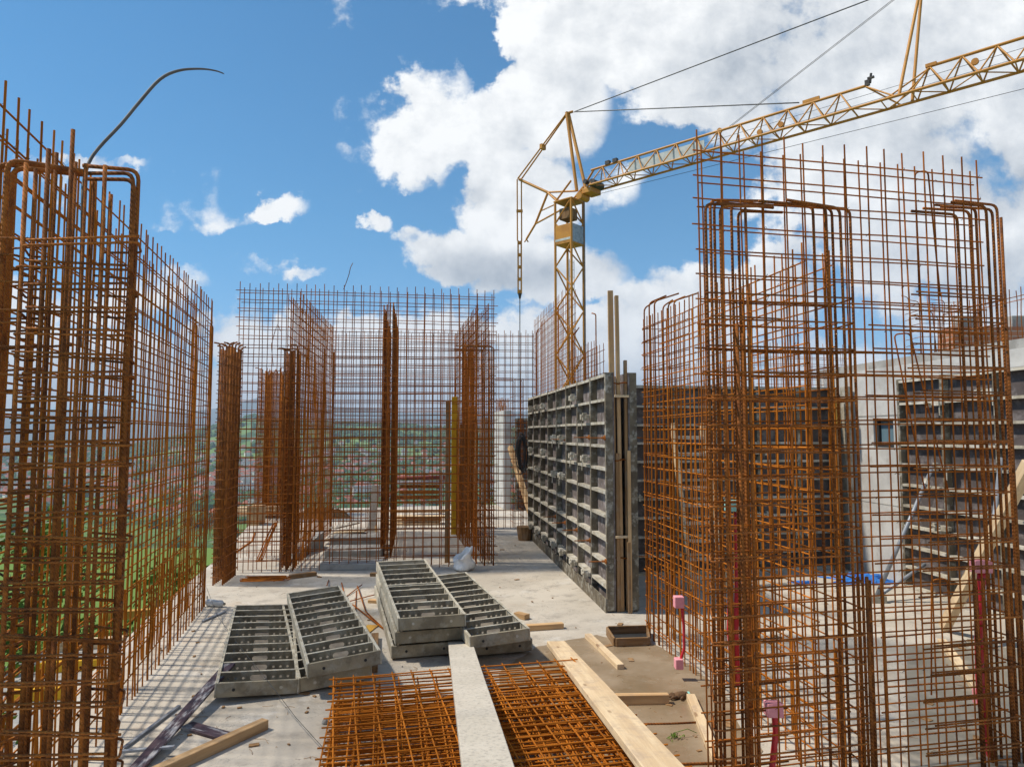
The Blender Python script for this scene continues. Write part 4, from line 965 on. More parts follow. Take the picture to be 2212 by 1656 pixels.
def tray(label, NL, yaw, w_, L, z, slope=0.0, roll=0.0, nr=11, h=.12, seed=1, extra=()):
    """NL: near left corner; long side runs away from the camera, turned left by yaw"""
    rr = random.Random(seed); t = thing('formwork_tray', (NL[0], NL[1], z), label, 'formwork panel', 'steel formwork panels lying on the slab')
    t.rotation_euler = Matrix.Rotation(yaw, 3, 'Z').to_euler()
    rot = Matrix.Rotation(yaw, 4, 'Z') @ Matrix.Rotation(slope, 4, 'X') @ Matrix.Rotation(roll, 4, 'Y'); t.rotation_euler = rot.to_euler()
    def part(nm, boxes, mk, bevel=.003):
        b = MB()
        for c_, d in boxes: b.box(c_, d)
        me = bpy.data.meshes.new(nm); me.from_pydata(b.v, [], b.f); me.materials.append(M[mk]); me.update()
        o = bpy.data.objects.new(nm, me); C.objects.link(o); o.parent = t
        if bevel: bv = o.modifiers.new('bevel', 'BEVEL'); bv.width = bevel; bv.segments = 1
        return o
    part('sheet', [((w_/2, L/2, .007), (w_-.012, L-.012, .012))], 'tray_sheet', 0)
    for x in (.006, w_-.006): 
        part('side_rail', [((x, L/2, h/2), (.012, L, h)), ((x+(.012 if x < .1 else -.012), L/2, h-.004), (.016, L-.03, .007))], 'tray_rim')
    for i, y in enumerate((.006, L-.006)):
        o = part('end_rail', [((w_/2, y, h/2), (w_-.026, .012, h-.004)), ((w_/2, y+(.012 if i == 0 else -.012), h-.006), (w_-.06, .018, .006))], 'tray_rim' if i else 'tray')
        for fx in (.22, .78):
            b = MB(); b.tube([(w_*fx, y-.008, h*.5), (w_*fx, y+.008, h*.5)], .013, 12); me = bpy.data.meshes.new('hole_plug'); me.from_pydata(b.v, [], b.f); me.materials.append(M['dark_frame' if rr.random() < .6 else 'form_light']); me.update()
            q = bpy.data.objects.new('hole_sleeve', me); C.objects.link(q); q.parent = o
    key = round(w_, 3)
    if key not in RIB: RIB[key] = rib_mesh(w_-.05, h-.022)
    ys = [L*(i+1)/(nr+1) for i in range(nr)]+list(extra)
    for y in ys:
        o = bpy.data.objects.new('cross_rib', RIB[key]); C.objects.link(o); o.parent = t; o.location = (w_/2, y, .014); o.modifiers.new('thick', 'SOLIDIFY').thickness = .006
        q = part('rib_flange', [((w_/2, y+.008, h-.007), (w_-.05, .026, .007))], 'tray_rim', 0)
        if rr.random() < .3: q.rotation_euler.y = rr.uniform(-.004, .004)
    return t
n1_ = F(473, 1507)
tray('single steel panel lying alone at the left, nearest to the mesh wall', (-2.42, 5.80), R(18.6), .66, 2.72, 0.055, roll=R(3.4), nr=9, seed=1)
tray('lower steel panel half hidden under the skewed one', (-1.80, 6.03), R(21), .62, 2.7, .015, roll=R(-4.0), seed=2, nr=10)
tray('skewed steel panel lying on top of another, second from the left', (-1.70, 5.93), R(21.3), .62, 2.70, .165, slope=R(0.3), roll=R(-4.4), seed=3, nr=9)
tray('bottom steel panel of the stack of three', (-1.17, 6.90), R(14.5), .66, 2.8, .02, seed=4)
tray('middle steel panel of the stack of three', (-1.13, 6.86), R(14.8), .66, 2.8, .165, slope=R(.4), seed=5)
tray('top steel panel of the stack of three, the palest and highest', (-1.085, 6.74), R(15.2), .66, 2.8, .325, slope=R(.9), seed=6, nr=9, extra=(1.32,))
tray('bottom steel panel of the low stack at the right', (-.375, 6.94), R(15), .60, 2.75, .035, seed=7)
tray('top steel panel of the low stack beside the stack of three', (-.395, 6.66), R(16.5), .60, 2.78, .18, slope=R(.2), roll=R(-3.2), seed=8, nr=10)
# ================================================================== MESH MATS
def mat_stack():
    NLp = F(727, 1458, .30)
    specs = [(.02, .03, .0, 0), (.055, .015, .02, .001), (.09, .03, .0, -.002), (.125, .05, .03, .003), (.16, .02, .01, .0), (.195, .04, -.01, -.002), (.23, .03, .02, .002), (.265, .0, .0, .002), (.30, .0, -.09, .065)]
    n = len(specs)
    for i, (z, ox, oy, ya) in enumerate(specs):
        lab = ('topmost rebar mat of the pile under the two planks, laid askew' if i == n-1 else 'bottom rebar mat of the pile under the two planks' if i == 0 else
               ('second', 'third', 'fourth', 'fifth', 'sixth', 'seventh', 'eighth')[i-1]+' rebar mat from the bottom of the pile under the planks')
        o = Vector((NLp.x+ox, NLp.y+oy, z)); t = thing('rebar_mat', o, lab, 'rebar mat', 'rebar mats piled under the planks')
        a = Matrix.Rotation(R(10.3)+ya, 3, 'Z'); X = a @ Vector((1, 0, 0)); Y = a @ Vector((0, -1, 0))
        for k in range(14):
            p = o+X*(k*.15); rod(t, p-Y*.05+Z*J(.004), p+Y*2.6+Z*(.0+J(.006)), .0056, 'rust_orange', 'long_bar')
        for k in range(18):
            p = o+Y*(k*.15+.02)+Z*.009; rod(t, p-X*.035, p+X*(1.95+.035)+Z*J(.006), .0054, 'rust_orange', 'cross_bar')
mat_stack()
# planks over the mats
def plank4(name, A, B, w_, th, m, label, wide_end=1.0):
    return beam(name, A, B, w_, th, m, label=label, cat='plank', bevel=.004)
fa = F(994, 1384, .15); nb = W(1056, 1656, 3.25); dd = (nb-fa); nb2 = fa+dd*1.25
plank4('plank', fa-Z*.03, nb2-Z*.03, .235, .06, M['timber_white'], 'wide cement grey plank sloping down over the rebar mats')
fa = F(1201, 1384, .10); nb = W(1436, 1656, 3.15); nb2 = fa+(nb-fa)*1.25
plank4('plank', fa-Z*.025, nb2-Z*.025, .185, .05, M['timber_pale'], 'long pale yellow plank at the right edge of the rebar mats')
# trestle that carries the near ends of both planks (below the frame)
beam('bearer', (-.9, 2.62, .74), (1.3, 2.72, .74), .1, .1, M['timber_old'], label='timber bearer under the near ends of both planks', cat='timber')
# ---- timber pieces on the floor
def lie(u0, v0, u1, v1, w_, h, mk, label, cat='timber', z=0, z1=None, name='timber'):
    a = F(u0, v0, z+h/2); b_ = F(u1, v1, (z if z1 is None else z1)+h/2)
    return beam(name, a, b_, w_, h, M[mk], label=label, cat=cat, bevel=.003)
lie(1115, 1326, 1139, 1332, .09, .06, 'timber', 'small timber block right of the panel stacks, farther one')
lie(1060, 1360, 1216, 1350, .08, .06, 'timber', 'timber sticking out from under the right panel stack')
lie(1270, 1372, 1341, 1440, .07, .05, 'timber_pale', 'pale timber lying between the long plank and the square hole frame')
lie(1330, 1510, 1444, 1508, .06, .08, 'timber', 'timber lying in the muddy puddle beside the long plank')
lie(1492, 1504, 1550, 1640, .07, .05, 'timber_pale', 'pale timber lying in the puddle at the foot of the orange mesh')
lie(573, 1562, 330, 1672, .075, .07, 'timber', 'squared timber lying in the left foreground, pointing at the camera')
lie(810, 1372, 807, 1446, .075, .06, 'timber_old', 'brown timber piece right of the skewed panel')
lie(797, 1297, 845, 1300, .08, .04, 'timber', 'short timber offcut between the panel stacks')
lie(626, 1245, 682, 1238, .10, .06, 'timber_old', 'timber offcut at the foot of the broad mesh wall')
lie(800, 1240, 824, 1240, .08, .05, 'timber_old', 'tiny timber offcut behind the stack of three panels')
lie(403, 1566, 500, 1594, .11, .025, 'ply_scratched', 'short dark plywood offcut beside the squared timber', 'board', name='board')
a = F(496, 1437, .135); b_ = F(284, 1672, .03)
beam('board', a+Z*.015, b_, .10, .022, M['ply_scratched'], label='long scratched dark board leaning on the single left panel', cat='board')
lie(778, 1372, 806, 1350, .13, .012, 'yellow_dull', 'yellow board scrap beside the skewed panel', 'board', name='board')
for (u0, v0, u1, v1, z, z1, lab) in ((387, 1524, 266, 1616, .0, .0, 'long thin grey metal profile left of the scratched board'), (377, 1612, 262, 1622, .05, .02, 'grey metal profile lying across the scratched board'),
                                  (487, 1320, 438, 1341, .0, 0, 'short grey metal strip near the left mesh wall'), (506, 1336, 488, 1390, 0, 0, 'grey metal strip beside the single left panel')):
    a = F(u0, v0, z+.012); b_ = F(u1, v1, z1+.012)
    beam('metal_profile', a, b_, .028, .018, M['grey_metal'], label=lab, cat='metal profile', bevel=.001)
# square hole frame
hf = thing('hole_frame', F(1356, 1385), 'square timber frame set into the slab near the puddle', 'frame')
c4 = [F(1311, 1370), F(1398, 1367), F(1403, 1394), F(1328, 1397)]
for i in range(4):
    a, c_ = c4[i], c4[(i+1) % 4]; dd = (c_-a).normalized()
    beam('side', a+Z*.045+dd*.012, c_+Z*.045-dd*.012, .022, .09, M['timber_old'], hf)
fl = MB(); fl.add([Vector(p)+Z*.006 for p in c4], [(0, 1, 2, 3)]); fl.build('bottom', M['dark_frame'], hf)
# loose rebar
rr = random.Random(21)
def loose(label, pts, r=.006, mk='rust', name='loose_bar'):
    P = [F(u, v, z+.008) for (u, v, z) in pts]; t = thing(name, P[0], label, 'rebar', 'loose bars on the slab'); bent(t, P, r, mk, 'bar', rad=.04)
loose('bent bar between the panel stacks, forked end', [(738, 1258, 0), (745, 1290, 0), (752, 1292, .0)], .009)
loose('straight bar lying towards the stack of three panels', [(745, 1290, .0), (782, 1262, .02), ], .007)
loose('long bar running from the skewed panel under the brown timber', [(762, 1305, .0), (800, 1335, .02), (842, 1368, 0)], .008)
loose('long bar ending beside the stack of three panels', [(772, 1265, .03), (790, 1320, .02), (838, 1366, .0)], .008)
loose('bar with cranked end pointing at the stack of three', [(755, 1298, .02), (800, 1286, .02), (818, 1282, .02)], .007)
loose('short bar stub in front of the broad mesh', [(710, 1252, .0), (706, 1264, .04)], .007)
loose('thin bar crossing the middle of the muddy puddle', [(1390, 1563, 0), (1450, 1562, 0), (1512, 1559, .0)], .009, 'rust_dark')
loose('bar leaning over behind the skewed panel', [(770, 1275, .0), (766, 1340, .02)], .006)
loose('ribbed bar lying at the bottom edge of the view beside the mats', [(1240, 1668, .10), (1390, 1652, .10), (1600, 1646, .10)], .010, 'rust_dark')
loose('second ribbed bar lying at the bottom edge, nearer one', [(1260, 1690, .12), (1440, 1672, .10), (1650, 1660, .10)], .010, 'rust_dark')
pile = thing('stirrup_pile', F(568, 1250), 'pile of bent rusty stirrups in front of the narrow cage', 'rebar')
for i in range(13):
    a = F(516+rr.uniform(0, 14), 1254+rr.uniform(-5, 3), .01+i*.007); b_ = F(622-rr.uniform(0, 16), 1252+rr.uniform(-7, 2), .01+i*.007)
    bent(pile, [a, b_, b_+Vector((.02, .13+J(.03), .0)), a+Vector((.03, .15+J(.03), .0))], .0058, 'rust', 'stirrup', rad=.03)
ln = thing('rebar_bundle', F(580, 1205), 'bundle of bars leaning against the dark end cage', 'rebar')
for i in range(5): rod(ln, F(553+i*3, 1212), W(590+i*2.5, 1130-i, 12.6), .009, 'rust', 'bar')
loose('bars lying slanted on the floor behind the broad mesh', [(506, 1195, 0), (545, 1168, .0), (550, 1150, .0)], .02)
# bottle, bag, foam bits, glove, weed
bt = thing('plastic_bottle', F(462, 1303), 'clear crushed plastic bottle near the left mesh wall', 'bottle')
a = F(446, 1300, .05); c_ = F(486, 1304, .04); b = MB(); b.tube([a, a.lerp(c_, .1), a.lerp(c_, .45), a.lerp(c_, .5), a.lerp(c_, .8), a.lerp(c_, .93)], [.03, .045, .045, .04, .044, .018], 12); b.build('body', M['plastic'], bt, smooth=True)
b = MB(); b.tube([a.lerp(c_, .93), c_], .017, 10); b.build('cap', M['form_light'], bt)
def bag():
    p = F(1001, 1232); t = thing('cement_bag', p, 'open white woven bag standing behind the panel stacks', 'bag'); rr = random.Random(4); b = MB(); n = 18; vs = []
    prof = [(0, .10), (.03, .165), (.09, .17), (.15, .15), (.20, .13), (.25, .15), (.29, .155), (.33, .15), (.35, .12), (.31, .09), (.2, .07)]
    for k, (z, r) in enumerate(prof):
        for j in range(n):
            q = 2*math.pi*j/n; f = r*(1+.20*math.sin(3*q+k*.9)+.14*math.sin(7*q+k*1.3)+rr.uniform(-.12, .12)); vs.append(p+Vector((math.cos(q)*f, math.sin(q)*f*.8, z*(.82+.30*math.cos(q-.4)+.10*math.sin(5*q+k)))))
    b.add(vs, [(k*n+j, k*n+(j+1) % n, (k+1)*n+(j+1) % n, (k+1)*n+j) for k in range(len(prof)-1) for j in range(n)]+[tuple(range(n))[::-1]])
    o = b.build('sack', M['bag'], t, smooth=True); sd = o.modifiers.new('s', 'SUBSURF'); sd.levels = 1; sd.render_levels = 1
bag()
def lumps(name, label, spots, m, cat, sc=1.0):
    for i, (u, v, s) in enumerate(spots):
        b = MB(); p = F(u, v, 0); rr = random.Random(i*7+3); a0 = rr.uniform(0, 3)
        if name == 'foam_scrap': b.tube([p+Vector((math.cos(a0+k*.5)*s*1.3, math.sin(a0+k*.5)*s*.9, s*.35+s*.2*math.sin(k*1.7))) for k in range(6)], [s*.2, s*.5, s*.36, s*.55, s*.4, s*.15], 7)
        else: crown(b, p+Z*s*.3, s*sc, rr); o = b.build(name, m, smooth=True); tag(o, label[i], cat); o.modifiers.new('s', 'SUBSURF').levels = 1
lumps('foam_scrap', ['yellow foam scrap in front of the stack of three panels, left bit', 'yellow foam scrap in front of the stack of three panels, right bit', 'yellow foam scrap in the puddle, left of the timber', 'long yellow foam scrap in the puddle, nearer one'],
      [(836, 1438, .035), (847, 1436, .03), (1386, 1536, .03), (1424, 1554, .028)], M['foam'], 'foam')
lumps('stone', ['small dark stone in front of the stack of three panels', 'grey mortar lump at the left edge of the rebar mats', 'small stone between the panel stacks'], [(869, 1440, .012), (757*0+702, 1562, .035), (768, 1293, .02)], M['concrete_grey'], 'stone')
def glove():
    p = F(1466, 1508); t = thing('work_glove', p, 'brown work glove lying in the puddle with its fingers spread left', 'glove'); b = MB()
    P = p+Z*.02; b.tube([P+Vector((.075, .01, 0)), P+Vector((.04, .005, .004)), P, P-Vector((.03, 0, 0))], [.03, .034, .036, .028], 10)
    for k, (ang, L) in enumerate(((-.5, .05), (-.2, .075), (.1, .08), (.4, .065))):
        d = Vector((-math.cos(ang), -math.sin(ang), 0)); s = P+Vector((-.02, (1.5-k)*.017-.005, 0)); b.tube([s, s+d*L*.6+Z*.008, s+d*L-Z*.004], [.012, .012, .009], 8)
    d = Vector((-.3, -1, 0)).normalized(); b.tube([P+Vector((.03, -.02, 0)), P+Vector((.02, -.02, 0))+d*.05], [.013, .01], 8)
    o = b.build('body', M['glove'], t, smooth=True)
    b = MB(); b.tube([P+Vector((.075, .01, 0)), P+Vector((.092, .012, 0))], [.031, .033], 10); b.build('cuff', M['teal'], t)
glove()
def weed():
    t = thing('weed', F(1470, 1595), 'small wilted green weed in the puddle, lying on the wet floor', 'plant'); b = MB(); p = F(1440, 1597)+Z*.01; q = F(1505, 1588)+Z*.02
    pts = [p, p.lerp(q, .3)+Z*.03, p.lerp(q, .7)+Z*.04, q]; b.tube(pts, .0025, 5); b.build('stem', M['foliage'], t)
    rr = random.Random(2); b = MB()
    for k in range(10): leafball(b, p.lerp(q, rr.random()*.4)+Vector((J(.03), J(.03), .01)), .02, 6, rr, s=.4)
    b.build('leaf', M['foliage'], t)
weed()
cd = thing('cord', F(445, 1296), 'thin dark cord running over the single left panel to the rebar mats', 'cord')
b = MB(); cpts = [F(446, 1268, .25), F(470, 1330, .12), F(520, 1398, .155), F(590, 1484, .15), F(640, 1550, .06), F(696, 1612, .06)]
b.tube(cpts, .0022, 5); b.build('line', M['black_rubber'], cd)
b = MB(); p = F(447, 1309); b.tube([p, p+Z*.13], .006, 6); b.build('peg', M['steel_dark'], cd)
def debris():
    rr = random.Random(77); b = MB()
    for _ in range(520):
        p = F(rr.uniform(300, 2250), 1160+480*rr.random()**1.3, .003); a = rr.random()*6.3; L = rr.uniform(.01, .06) if rr.random() < .7 else rr.uniform(.06, .16); d = Vector((math.cos(a), math.sin(a), 0)); q = Vector((-d.y, d.x, 0))
        if p.y > 18: continue
        if rr.random() < .6: b.tube([p, p+d*L*.5+q*L*rr.uniform(-.25, .25)+Z*.004, p+d*L], .0016, 4)
        else: b.box(p+Z*.004, (L*.6, L*.35, .008), (d, q, Z))
    o = b.build('debris', M['timber_old']); tag(o, 'wire bits, chips and crumbs scattered over the slab', 'debris', kind='stuff')
debris()
# ================================================================== MIDDLE DISTANCE
stp = thing('concrete_steps', F(740, 1225), 'grey concrete steps behind the broad mesh wall', 'steps')
for i, (v, h, u0, u1) in enumerate(((1232, .10, 690, 822), (1211, .17, 700, 822), (1190, .25, 712, 822))):
    a = F(u0, v); c_ = F(u1, v-2); b = MB(); L_ = (c_-a).length; dd = (c_-a).normalized(); nn = Vector((-dd.y, dd.x, 0))
    b.box(a+dd*L_/2+nn*.33+Z*h/2, (L_, .66-.002*i, h), (dd, nn, Z)); b.build('tread', M['concrete_grey'], stp, bevel=.01)
a = F(610, 1224); c_ = F(700, 1180); b = MB(); dd = (c_-a).normalized(); nn = Vector((-dd.y, dd.x, 0)); L_ = (c_-a).length
b.add([a, c_, c_+Z*.3, a+nn*.15, c_+nn*.15, c_+nn*.15+Z*.3], [(0, 1, 2), (5, 4, 3), (0, 3, 4, 1), (1, 4, 5, 2), (2, 5, 3, 0)]); b.build('string_wall', M['concrete_grey'], stp)
# white pillar
pw = thing('concrete_pillar', F(1098, 1100), 'white concrete pillar standing between the meshes and the formwork', 'pillar')
pc = F(1089, 1100); b = MB(); b.box(pc+AX*.11+DX*.95+Z*1.43, (.22, 1.9, 2.86), (AX, DX, Z)); b.build('shaft', M['white_wall'], pw, bevel=.01)
pc2 = F(1046, 1085); pw2 = thing('concrete_pillar', pc2, 'second grey pillar farther back, mostly behind the right cross wall', 'pillar'); b = MB(); b.box(pc2+AX*.1+DX*.4+Z*1.35, (.2, .8, 2.7), (AX, DX, Z)); b.build('shaft', M['concrete_grey'], pw2)
mesh_wall('short orange starter bars on top of the white pillar', pc+AX*.05+DX*.1, pc+AX*.05+DX*1.8, .35, sv=.15, sh=.14, z0=2.86, gap=.12, side=-1, r=.006, mk='rust_orange', group='starter bars on pillars')
o1 = F(1110, 1102); formwork('small dark formwork behind the white pillar', o1+AX*.05, AX, -DX, .9, 2.6, 1, mats=('form_steel', 'form_steel', 'plywood_dark'), group='dark formwork behind the pillar')
beam('timber_brace', F(1150, 1120), W(1102, 965, 19.5), .12, .14, M['timber'], label='brown timber brace slanting beside the white pillar', cat='timber')
beam('post', F(966, 1214), F(966, 1214)+Z*2.75, .08, .12, M['timber_old'], label='brown timber post in front of the yellow beam', cat='post')
y0 = F(981, 1153); beam('girder', y0, y0+Z*3.0, .13, .13, M['yellow_bright'], label='bright yellow upright formwork beam', cat='beam')
beam('girder', y0+AX*.17, y0+AX*.17+Z*2.4, .1, .1, M['timber_old'], label='brown upright beam right of the yellow one', cat='beam')
wp = F(1000, 1146); b = MB(); b.box(wp+AX*.08+Z*.8, (.42, .03, 1.25), (AX, DX, Z)); o = b.build('wood_panel', M['timber']); tag(o, 'brown plywood panel standing right of the yellow beam', 'panel')
b = MB(); b.box(F(1013, 1120)+Z*1.6, (.28, .04, 2.6), (AX, DX, Z)); o = b.build('wood_panel', M['timber_old']); tag(o, 'tall dark plywood panel behind the right cross wall', 'panel')
# planks and bar piles behind the rear mesh
ps = random.Random(31)
def pile_of(label_fmt, name, cat, u0, u1, v, zs, w_, h, mk, group):
    for i, z in enumerate(zs):
        a = F(u0+ps.uniform(-12, 12), v, 0)+Z*(z+h/2)+Vector((0, .12*(i % 3), 0)); c_ = F(u1+ps.uniform(-14, 14), v-1, 0)+Z*(z+h/2+ps.uniform(-.01, .03))+Vector((0, .12*(i % 3), 0))
        beam(name, a, c_, w_, h, M[mk], label=label_fmt.format(('lowest', 'second', 'third', 'fourth', 'fifth', 'topmost')[i if i < len(zs)-1 else 5]), cat=cat, group=group)
pile_of('{} pale plank of the stack behind the rear mesh wall', 'plank', 'plank', 850, 962, 1133, (0, .07, .14, .30), .25, .05, 'timber_pale', 'planks behind the rear mesh')
pile_of('{} rusty steel beam in the rack behind the rear mesh', 'steel_girder', 'steel beam', 850, 958, 1112, (.42, .56, .70), .16, .09, 'rust_dark', 'steel beams behind the rear mesh')
pile_of('{} yellow plank of the stack at the left slab corner', 'plank', 'plank', 505, 632, 1118, (.05, .13, .2), .35, .06, 'timber_pale', 'planks at the left slab corner')
b = MB(); b.tube([F(850, 1110)+Z*.98, F(962, 1108)+Z*.98], .06, 10); o = b.build('pipe', M['red_dull'], smooth=True); tag(o, 'red pipe lying along the top of the steel beams', 'pipe')
b = MB(); b.tube([F(850, 1111)+Z*.86, F(962, 1110)+Z*.86], .045, 10); o = b.build('pipe', M['grey_metal'], smooth=True); tag(o, 'grey pipe lying just below the red pipe', 'pipe')
for i, (u, lab) in enumerate(((852, 'left upright carrying the rusty steel beams'), (952, 'right upright carrying the rusty steel beams'))):
    beam('rack_post', F(u, 1116), F(u, 1116)+Z*1.15, .08, .1, M['grey_metal'], label=lab, cat='post')
beam('timber_brace', F(800, 1168), W(812, 1048, 14.6), .16, .03, M['timber_white'], label='pale board leaning upright beside the middle cage', cat='board')
beam('board', F(815, 1170), W(806, 1075, 14.8), .05, .05, M['timber'], label='thin timber leaning on the pale upright board', cat='timber')
for i, (u0, v0, u1, v1, mk, lab) in enumerate(((718, 1140, 770, 1128, 'timber_white', 'pale broken board on the scrap heap, highest one'), (722, 1150, 790, 1146, 'timber_pale', 'yellowish board on the scrap heap behind the rear mesh'), (716, 1158, 760, 1150, 'timber_white', 'grey board at the left of the scrap heap'),
                                   (745, 1162, 812, 1156, 'timber_pale', 'long yellowish board at the front of the scrap heap'), (700, 1166, 765, 1164, 'timber_old', 'brown board lying lowest on the scrap heap'))):
    lie(u0, v0, u1, v1, .2, .03, mk, lab, 'board', z=.30-.06*i, z1=.34-.06*i, name='board')
tl = beam('timber_stack', F(540, 1132)-Z*0, F(566, 1132), .45, .9, M['timber'], label='upright block of stacked timber at the left slab corner', cat='timber')
crumple('plastic_sheet', 700, 1118, 1.3, .5, .35, M['timber_old'], 'dark brown sheet draped over material behind the left cross wall', 'sheet', 9)
# kerb of starter bars on the far left slab edge
mesh_wall('rusty starter bars along the far left slab edge', F(442, 1172), F(500, 1128), .5, sv=.22, sh=.2, gap=.2, side=1, r=.007, group='low starter meshes')
# thin wires sticking up from the broad mesh
for i, (pp, lab) in enumerate((([(742, 625), (748, 610), (754, 592), (757, 578), (762, 568)], 'thin crooked wire poking up from the top of the broad mesh'), ([(590, 790), (586, 745), (594, 715), (600, 700), (606, 715)], 'thin bent wire between the narrow cage and the cross wall'))):
    t = thing('tie_wire', W(*pp[0], 11.2), lab, 'wire'); b = MB(); b.tube([W(u, v, 11.2) for u, v in pp], .006, 5); b.build('wire', M['rust'], t, smooth=True)
# ================================================================== CRANE
def crane():
    Yc = 30.0; cB = W(1231, 700, Yc); c0_ = Vector((cB.x, Yc, 0))
    e1 = Vector((.746, -.665, 0)); e2 = Vector((.665, .746, 0)); s = .875; h = s/2
    t = thing('tower_crane', (c0_.x, c0_.y, -7), 'yellow self erecting tower crane behind the formwork', 'crane')
    ztop = W(1235, 437, Yc).z; legs = [c0_+e1*a*h+e2*b_*h for a, b_ in ((-1, -1), (1, -1), (1, 1), (-1, 1))]
    y = 'yellow'
    for p in legs: rod(t, p-Z*7, p+Z*ztop, .056, y, 'mast_leg', 0)
    nz = int((ztop+7)/.95); dz = (ztop+7)/nz
    for k in range(4):
        a, c_ = legs[k], legs[(k+1) % 4]
        for i in range(nz):
            z0 = -7+i*dz; z1 = z0+dz; 
            if i < 5: continue
            if (i+k) % 2: rod(t, a+Z*z0, c_+Z*z1, .034, y, 'mast_brace', 0)
            else: rod(t, c_+Z*z0, a+Z*z1, .034, y, 'mast_brace', 0)
    # ladder inside
    lp = c0_+e1*.12
    b = MB()
    for q in (-.17, .17): b.tube([lp+e2*q-Z*2, lp+e2*q+Z*(ztop-2.6)], .014, 5)
    for i in range(36): b.tube([lp-e2*.17+Z*(-1.9+i*.33), lp+e2*.17+Z*(-1.9+i*.33)], .009, 4)
    b.build('ladder', M['grey_metal'], t)
    # machinery box
    zb0 = W(1235, 528, Yc).z; zb1 = W(1235, 490, Yc).z; b = MB()
    cc = c0_+Z*(zb0+zb1)/2; H = zb1-zb0
    b.box(cc-e2*(h+.02), (s+.02, .03, H), (e1, e2, Z)); b.box(cc+e2*(h+.02), (s+.02, .03, H), (e1, e2, Z)); b.box(cc-e1*(h+.02), (.03, s+.02, H), (e1, e2, Z))
    b.box(cc-Z*(H/2+.03), (s+.06, s+.06, .05), (e1, e2, Z)); b.build('ballast_box', M['yellow'], t, bevel=.01)
    b = MB(); b.box(cc+e1*(h+.02), (.03, s+.02, H), (e1, e2, Z)); b.build('side_plate', M['grey_metal'], t)
    b = MB(); b.box(cc-e2*(h+.038)-Z*H*.34, (s*.97, .006, .1), (e1, e2, Z)); b.build('reflective_stripe', M['board_white'], t)
    b = MB(); b.box(c0_-e1*.05+Z*(zb1+.55), (.55, .6, .5), (e1, e2, Z)); b.build('motor_cover', M['timber_old'], t, bevel=.02)
    # slewing platform
    b = MB(); b.box(c0_+Z*(ztop), (s+.12, s+.12, .06), (e1, e2, Z)); b.build('platform', M['yellow'], t, bevel=.01)
    # jib, horizontal, running to the right and towards the camera
    pa_ = W(1382.6, 367.9, 26.9); zb = pa_.z
    best = None
    for i in range(1200):
        yy = 12+i*.012; q = W(2212, 127.5, yy)
        if best is None or abs(q.z-zb) < best[0]: best = (abs(q.z-zb), q)
    pb_ = best[1]; jd = (pb_-pa_); jd.z = 0; jd.normalize(); jn = Vector((-jd.y, jd.x, 0))   # jn points away from the camera
    if jn.y < 0: jn = -jn
    def on(u, base=pa_, off=Vector((0, 0, 0))):
        """parameter along the near chord under image column u"""
        lo, hi = -8., 30.
        for _ in range(50):
            m_ = (lo+hi)/2; P = pa_+jd*m_; dep = P.y*math.cos(PITCH)+(P.z-CAMZ)*math.sin(PITCH)
            if CU+FPX*P.x/dep < u: lo = m_
            else: hi = m_
        return (lo+hi)/2
    wj, hj = .80, .80
    s0, s1 = on(1272), on(2212)+5.0; g0, g1 = on(1862), on(2012)
    near = lambda q: pa_+jd*q; far = lambda q: pa_+jd*q+jn*wj; top = lambda q: pa_+jd*q+jn*wj/2+Z*hj
    rod(t, near(s0), near(s1), .046, y, 'jib_chord', 0); rod(t, far(s0), far(s1), .046, y, 'jib_chord', 0)
    rod(t, top(s0-.15), top(g0), .048, y, 'jib_chord', 0); rod(t, top(g1), top(s1), .048, y, 'jib_chord', 0)
    step = .86; q = s0; i = 0
    while q < s1-step:
        m_ = q+step/2
        if not (g0+.1 < m_ < g1-.1):
            for f in (near, far):
                rod(t, f(q), top(m_), .025, y, 'jib_brace', 0); rod(t, top(m_), f(q+step), .025, y, 'jib_brace', 0)
        if i % 2 == 0: rod(t, near(q), far(q+step), .019, y, 'bottom_brace', 0)
        else: rod(t, far(q), near(q+step), .019, y, 'bottom_brace', 0)
        rod(t, near(q), far(q), .019, y, 'bottom_brace', 0)
        q += step; i += 1
    for f in (near, far): rod(t, top(g0), f(g0+.95), .026, y, 'jib_brace', 0); rod(t, top(g1), f(g1-1.25), .026, y, 'jib_brace', 0)
    # root bracket to the mast head
    hd = c0_+Z*(ztop+.1)
    for f in (near, far, top): rod(t, f(s0), c0_+e1*h*.9+Z*(ztop+.05), .045, y, 'root_strut', 0)
    b = MB(); k0 = near(s0)+jn*wj/2-jd*.15-Z*.02
    b.box(k0-Z*.14, (.5, .7, .22), (jd, jn, Z)); b.build('head_block', M['yellow'], t, bevel=.02)
    b = MB(); b.tube([k0-jn*.36+jd*.25+Z*.12, k0+jn*.36+jd*.25+Z*.12], .17, 14); b.build('winch_drum', M['steel_dark'], t, smooth=False)
    b = MB(); b.tube([k0-jn*.5-jd*.3-Z*.35, k0+jn*.1-jd*.3-Z*.35], .15, 14); b.build('sheave', M['yellow'], t)
    b = MB(); b.tube([k0-jn*.5+jd*.0+Z*.2, k0-jn*.2+jd*.0+Z*.2], .1, 10); b.build('motor', M['steel_dark'], t)
    # sign board in the jib
    u0_, u1_ = on(1349), on(1513); b = MB(); m_ = (u0_+u1_)/2
    b.box(near(m_)+jn*wj*.42+Z*hj*.44, (u1_-u0_, .025, hj*.62), (jd, jn, Z)); b.build('sign_board', M['board_white'], t)
    # apex mast and rear stay frame
    sL = W(1246, 398, 29.6); apx = W(1226, 244, 30.3); sR = W(1266, 378, 29.1)
    rod(t, sL-Z*.3, apx-jn*.07, .075, y, 'apex_strut', 0); rod(t, sR-Z*.7, apx+jn*.07, .075, y, 'apex_strut', 0)
